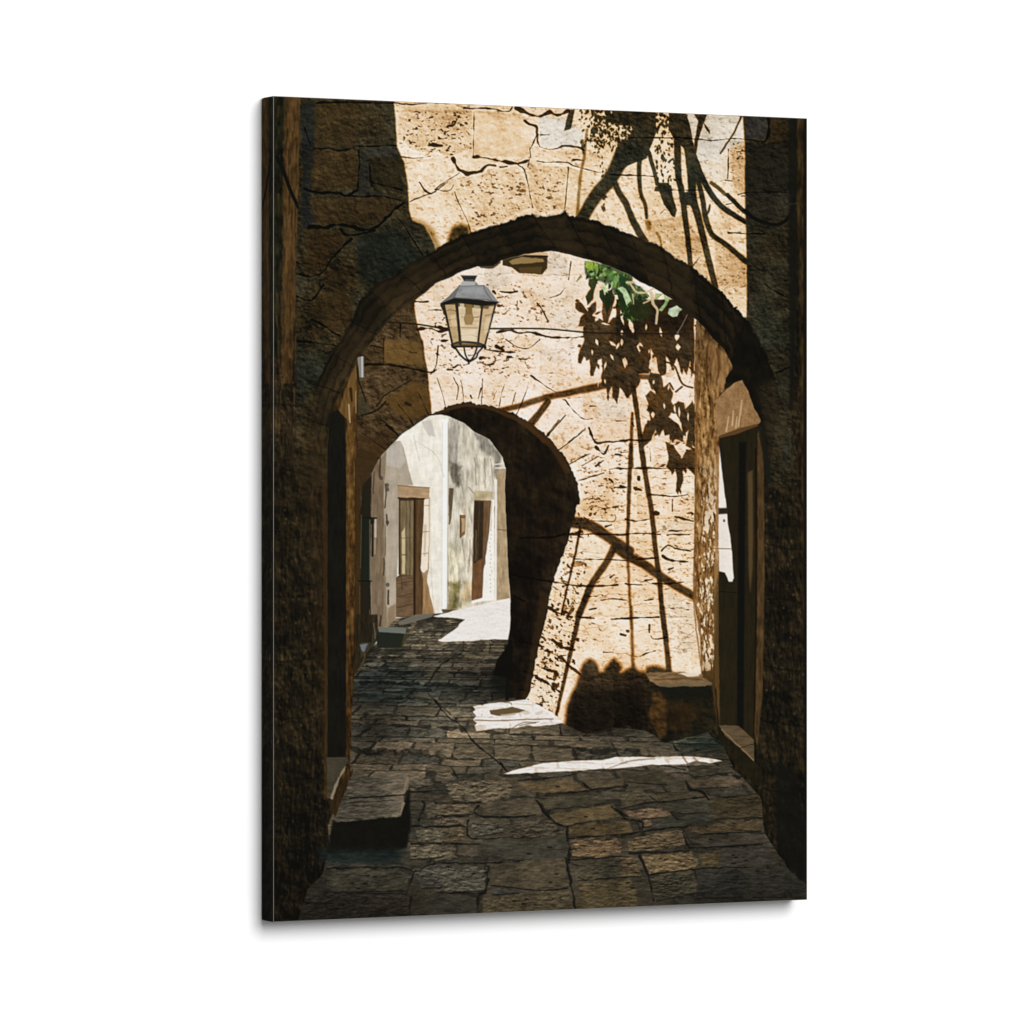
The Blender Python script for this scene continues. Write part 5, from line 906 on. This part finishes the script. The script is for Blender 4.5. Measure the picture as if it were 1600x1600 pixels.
over(poly(LT((205, 350), (225, 310), (330, 310), (362, 350)), .6, .2), (176, 177, 175), 1)
over(poly(LT((340, 320), (362, 350), (320, 352)), .7), (128, 128, 124), .8)
over(poly(LT((212, 268), (348, 268), (325, 315), (240, 312)), .6, .2), (44, 43, 40), 1)
over(stroke(LT((250, 305), (315, 305)), 1.4, 1.4), (150, 150, 146), .7)
over(stroke(LT((212, 268), (348, 268)), 1.4, 1.4), (72, 72, 68), .8)
# fine grain of the print
img += (N2 * 4 * (.4 + img.mean(-1) / 255) + N4 * 2)[..., None]
def soften(a, s):
    k = np.exp(-.5 * (np.arange(-4, 5) / s) ** 2); k /= k.sum()
    for ax in (0, 1): a = sum(F(k[j]) * np.roll(a, j - 4, ax) for j in range(9))
    return a
img = soften(img, .55)
img = np.clip(img + .6 * (img - soften(img, 1.9)), 4, 252)

# ================================================================ the scene
import bpy
sc = bpy.context.scene; COL = sc.collection
CH, CW, CT = 0.80, 0.60, 0.0269            # canvas height, width, depth (m)
GAP = 0.002; RF = 0.00045                  # stand-off from the wall, fold radius
YF = -(CT + GAP)                           # plane of the printed front
A_LIGHT, L_FRONT = 0.30, 1.32              # ambient level, total light on the print

def srgb2lin(v):
    v = v / 255.0
    return np.where(v <= .04045, v / 12.92, ((v + .055) / 1.055) ** 2.4)

def sample(px, py):
    """print colours (linear) at print-pixel positions"""
    fx = np.clip((px - PX0) * PS - .5, 0, PW - 1.001); fy = np.clip((py - PY0) * PS - .5, 0, PH - 1.001)
    ix = fx.astype(int); iy = fy.astype(int); tx = (fx - ix)[..., None]; ty = (fy - iy)[..., None]
    c = img[iy, ix] * (1 - tx) * (1 - ty) + img[iy, ix + 1] * tx * (1 - ty) + img[iy + 1, ix] * (1 - tx) * ty + img[iy + 1, ix + 1] * tx * ty
    return srgb2lin(c)

def print_px(u, v):
    """canvas coordinates (0..1 from the top left) -> pixels of the traced print, which was drawn with keystone"""
    a, b = 1.0, 1291.0 / 1221.0            # relative stretch of the right edge
    w = 1 + (b - 1) * u
    px = (427.0 + (1261.0 * b - 427.0) * u) / w
    top = (150.0 + (184.0 * b - 150.0) * u) / w; bot = (1441.0 + (1405.5 * b - 1441.0) * u) / w
    return px, top + (bot - top) * v

def new_obj(name, me, mat, parent=None):
    o = bpy.data.objects.new(name, me); COL.objects.link(o); me.materials.append(mat)
    if parent: o.parent = parent
    return o

def grid_mesh(name, P, colors):
    """P (n, m, 3) points, colours per point"""
    n, m = P.shape[:2]
    me = bpy.data.meshes.new(name)
    me.vertices.add(n * m); me.vertices.foreach_set('co', P.reshape(-1).astype(np.float32))
    idx = np.arange(n * m).reshape(n, m)
    q = np.stack([idx[:-1, :-1], idx[1:, :-1], idx[1:, 1:], idx[:-1, 1:]], -1).reshape(-1)
    nf = (n - 1) * (m - 1)
    me.loops.add(nf * 4); me.loops.foreach_set('vertex_index', q.astype(np.int32))
    me.polygons.add(nf); me.polygons.foreach_set('loop_start', (np.arange(nf) * 4).astype(np.int32))
    me.update(calc_edges=True)
    at = me.color_attributes.new('ink', 'FLOAT_COLOR', 'POINT')
    c = np.ones((n * m, 4), np.float32); c[:, :3] = colors.reshape(-1, 3)
    at.data.foreach_set('color', c.reshape(-1))
    return me

def print_material():
    m = bpy.data.materials.new('printed_canvas'); m.use_nodes = True
    nt = m.node_tree; b = nt.nodes['Principled BSDF']
    a = nt.nodes.new('ShaderNodeVertexColor'); a.layer_name = 'ink'
    co = nt.nodes.new('ShaderNodeTexCoord')
    no = nt.nodes.new('ShaderNodeTexNoise'); no.inputs['Scale'].default_value = 900; no.inputs['Detail'].default_value = 2
    mr = nt.nodes.new('ShaderNodeMapRange'); mr.inputs[3].default_value = .965; mr.inputs[4].default_value = 1.035
    mx = nt.nodes.new('ShaderNodeMix'); mx.data_type = 'RGBA'; mx.blend_type = 'MULTIPLY'; mx.inputs[0].default_value = 1
    w1 = nt.nodes.new('ShaderNodeTexWave'); w1.bands_direction = 'X'; w1.inputs['Scale'].default_value = 260
    w2 = nt.nodes.new('ShaderNodeTexWave'); w2.bands_direction = 'Z'; w2.inputs['Scale'].default_value = 260
    mm = nt.nodes.new('ShaderNodeMath'); mm.operation = 'MAXIMUM'
    bp = nt.nodes.new('ShaderNodeBump'); bp.inputs['Strength'].default_value = .08; bp.inputs['Distance'].default_value = .0002
    L = nt.links.new
    L(co.outputs['Object'], no.inputs['Vector']); L(co.outputs['Object'], w1.inputs['Vector']); L(co.outputs['Object'], w2.inputs['Vector'])
    L(no.outputs[0], mr.inputs[0]); L(a.outputs['Color'], mx.inputs[6]); L(mr.outputs[0], mx.inputs[7]); L(mx.outputs[2], b.inputs['Base Color'])
    L(w1.outputs['Fac'], mm.inputs[0]); L(w2.outputs['Fac'], mm.inputs[1]); L(mm.outputs[0], bp.inputs['Height']); L(bp.outputs[0], b.inputs['Normal'])
    b.inputs['Roughness'].default_value = .9; b.inputs['Specular IOR Level'].default_value = .04
    return m

def plain_material(name, col, scale, amt, rough=.9):
    m = bpy.data.materials.new(name); m.use_nodes = True
    nt = m.node_tree; b = nt.nodes['Principled BSDF']
    co = nt.nodes.new('ShaderNodeTexCoord'); no = nt.nodes.new('ShaderNodeTexNoise'); no.inputs['Scale'].default_value = scale; no.inputs['Detail'].default_value = 4
    r = nt.nodes.new('ShaderNodeMix'); r.data_type = 'RGBA'
    r.inputs[6].default_value = (*[c * (1 - amt) for c in col], 1); r.inputs[7].default_value = (*[min(1, c * (1 + amt)) for c in col], 1)
    nt.links.new(co.outputs['Object'], no.inputs['Vector']); nt.links.new(no.outputs[0], r.inputs[0]); nt.links.new(r.outputs[2], b.inputs['Base Color'])
    b.inputs['Roughness'].default_value = rough; b.inputs['Specular IOR Level'].default_value = .05
    return m

MP = print_material()
MW = plain_material('white_wall_paint', (.93, .93, .93), 40, .01)
MF = plain_material('canvas_fold_highlight', (.22, .20, .165), 600, .25)

# ---- wall
me = bpy.data.meshes.new('wall')
me.from_pydata([(-5, 0, -4), (7, 0, -4), (7, 0, 4), (-5, 0, 4), (-5, .1, -4), (7, .1, -4), (7, .1, 4), (-5, .1, 4)], [],
               [(0, 1, 2, 3), (5, 4, 7, 6), (0, 4, 5, 1), (3, 2, 6, 7), (0, 3, 7, 4), (1, 5, 6, 2)])
wall = new_obj('wall', me, MW); wall['kind'] = 'structure'

# ---- the canvas print
root = bpy.data.objects.new('canvas_print', None); COL.objects.link(root)
root.location = (0, 0, -CH / 2); root.empty_display_size = .1
root['label'] = 'tall gallery wrapped canvas print of a sunlit stone archway lane, hanging on the white wall'
root['category'] = 'canvas print'
Z0 = CH / 2                                # children are in the root's space (z from its lower edge)
NU, NV = 900, 1330
k = np.linspace(0, 1, NU); v = np.linspace(0, 1, NV)
U, V = np.meshgrid(k, v)
px, py = print_px(U, V)
P = np.stack([-CW / 2 + RF + U * (CW - 2 * RF), np.full_like(U, YF), CH - RF - V * (CH - 2 * RF)], -1)
front = new_obj('printed_front', grid_mesh('printed_front', P, sample(px, py) / L_FRONT * .985), MP, root)
front['label'] = 'front face printed with a sunlit stone archway, hanging lantern and paved lane'

def side(which, n, label):
    """wrapped sides carry the print mirrored at the fold"""
    D = 40
    dd = np.linspace(0, 1, D)
    t_, d_ = np.meshgrid(np.linspace(0, 1, n), dd)
    depth = YF + RF + d_ * (CT - RF)
    if which == 'left':
        X_ = np.full_like(t_, -CW / 2); Z_ = CH - RF - t_ * (CH - 2 * RF); uu = d_ * CT / CW; vv = t_
    elif which == 'right':
        X_ = np.full_like(t_, CW / 2); Z_ = RF + t_ * (CH - 2 * RF); uu = 1 - d_ * CT / CW; vv = 1 - t_
    elif which == 'top':
        Z_ = np.full_like(t_, CH); X_ = CW / 2 - RF - t_ * (CW - 2 * RF); uu = 1 - t_; vv = d_ * CT / CH
    else:
        Z_ = np.zeros_like(t_); X_ = -CW / 2 + RF + t_ * (CW - 2 * RF); uu = t_; vv = 1 - d_ * CT / CH
    P = np.stack([X_, depth, Z_], -1)
    px, py = print_px(uu, vv)
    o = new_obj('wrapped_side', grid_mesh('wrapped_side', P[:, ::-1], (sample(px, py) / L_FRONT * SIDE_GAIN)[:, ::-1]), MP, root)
    o['label'] = label
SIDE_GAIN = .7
side('left', 1000, 'narrow left side with the picture wrapped round it')
side('right', 700, 'narrow right side with the picture wrapped round it')
side('top', 600, 'narrow upper side with the picture wrapped round it')
side('bottom', 600, 'narrow lower side with the picture wrapped round it')

# thin rounded frame along the canvas fold, its edge highlight painted into the colour
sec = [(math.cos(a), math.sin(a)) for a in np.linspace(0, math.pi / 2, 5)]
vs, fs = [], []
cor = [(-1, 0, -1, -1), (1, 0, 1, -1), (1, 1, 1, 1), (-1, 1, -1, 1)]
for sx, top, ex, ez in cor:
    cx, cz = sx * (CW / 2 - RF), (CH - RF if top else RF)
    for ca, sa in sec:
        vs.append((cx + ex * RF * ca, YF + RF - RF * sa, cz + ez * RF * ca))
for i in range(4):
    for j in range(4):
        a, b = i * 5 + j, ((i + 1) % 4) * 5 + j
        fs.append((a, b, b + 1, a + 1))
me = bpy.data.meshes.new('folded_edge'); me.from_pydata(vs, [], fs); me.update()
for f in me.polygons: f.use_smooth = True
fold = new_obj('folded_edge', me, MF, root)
fold['label'] = 'thin fold, coloured pale as an edge highlight, where the canvas turns over the frame'

# ---- light: one big soft lamp up to the right, pale surroundings
w = bpy.data.worlds.new('World'); sc.world = w; w.use_nodes = True
bg = w.node_tree.nodes['Background']; bg.inputs[0].default_value = (1, 1, 1, 1); bg.inputs[1].default_value = A_LIGHT
ld = bpy.data.lights.new('softbox', 'AREA'); ld.shape = 'DISK'
dirv = np.array([.15, -1, .40]); ln = np.linalg.norm(dirv); DIST = 9.0
ld.size = 6.2
ld.energy = (L_FRONT - A_LIGHT) * math.pi ** 2 * DIST ** 2 / (1 / ln)
lo = bpy.data.objects.new('softbox', ld); COL.objects.link(lo)
lo.location = tuple(dirv / ln * DIST)
from mathutils import Vector
lo.rotation_euler = (-Vector(lo.location)).to_track_quat('-Z', 'Y').to_euler()

# ---- camera
cd = bpy.data.cameras.new('camera'); cam = bpy.data.objects.new('camera', cd); COL.objects.link(cam)
cd.sensor_width = 36; cd.lens = 7745.5 / 1600 * 36; cd.clip_end = 100; cd.shift_y = -4.6 / 1600
cam.location = (-CW / 2 - 2.4948 * CH, YF - 5.4638 * CH, 0)
cam.rotation_euler = (math.pi / 2, 0, -math.atan2(.34396, .66648))
sc.camera = cam
sc.view_settings.view_transform = 'Standard'; sc.view_settings.look = 'None'
sc.view_settings.exposure = 0; sc.view_settings.gamma = 1
sc.view_settings.use_curve_mapping = False
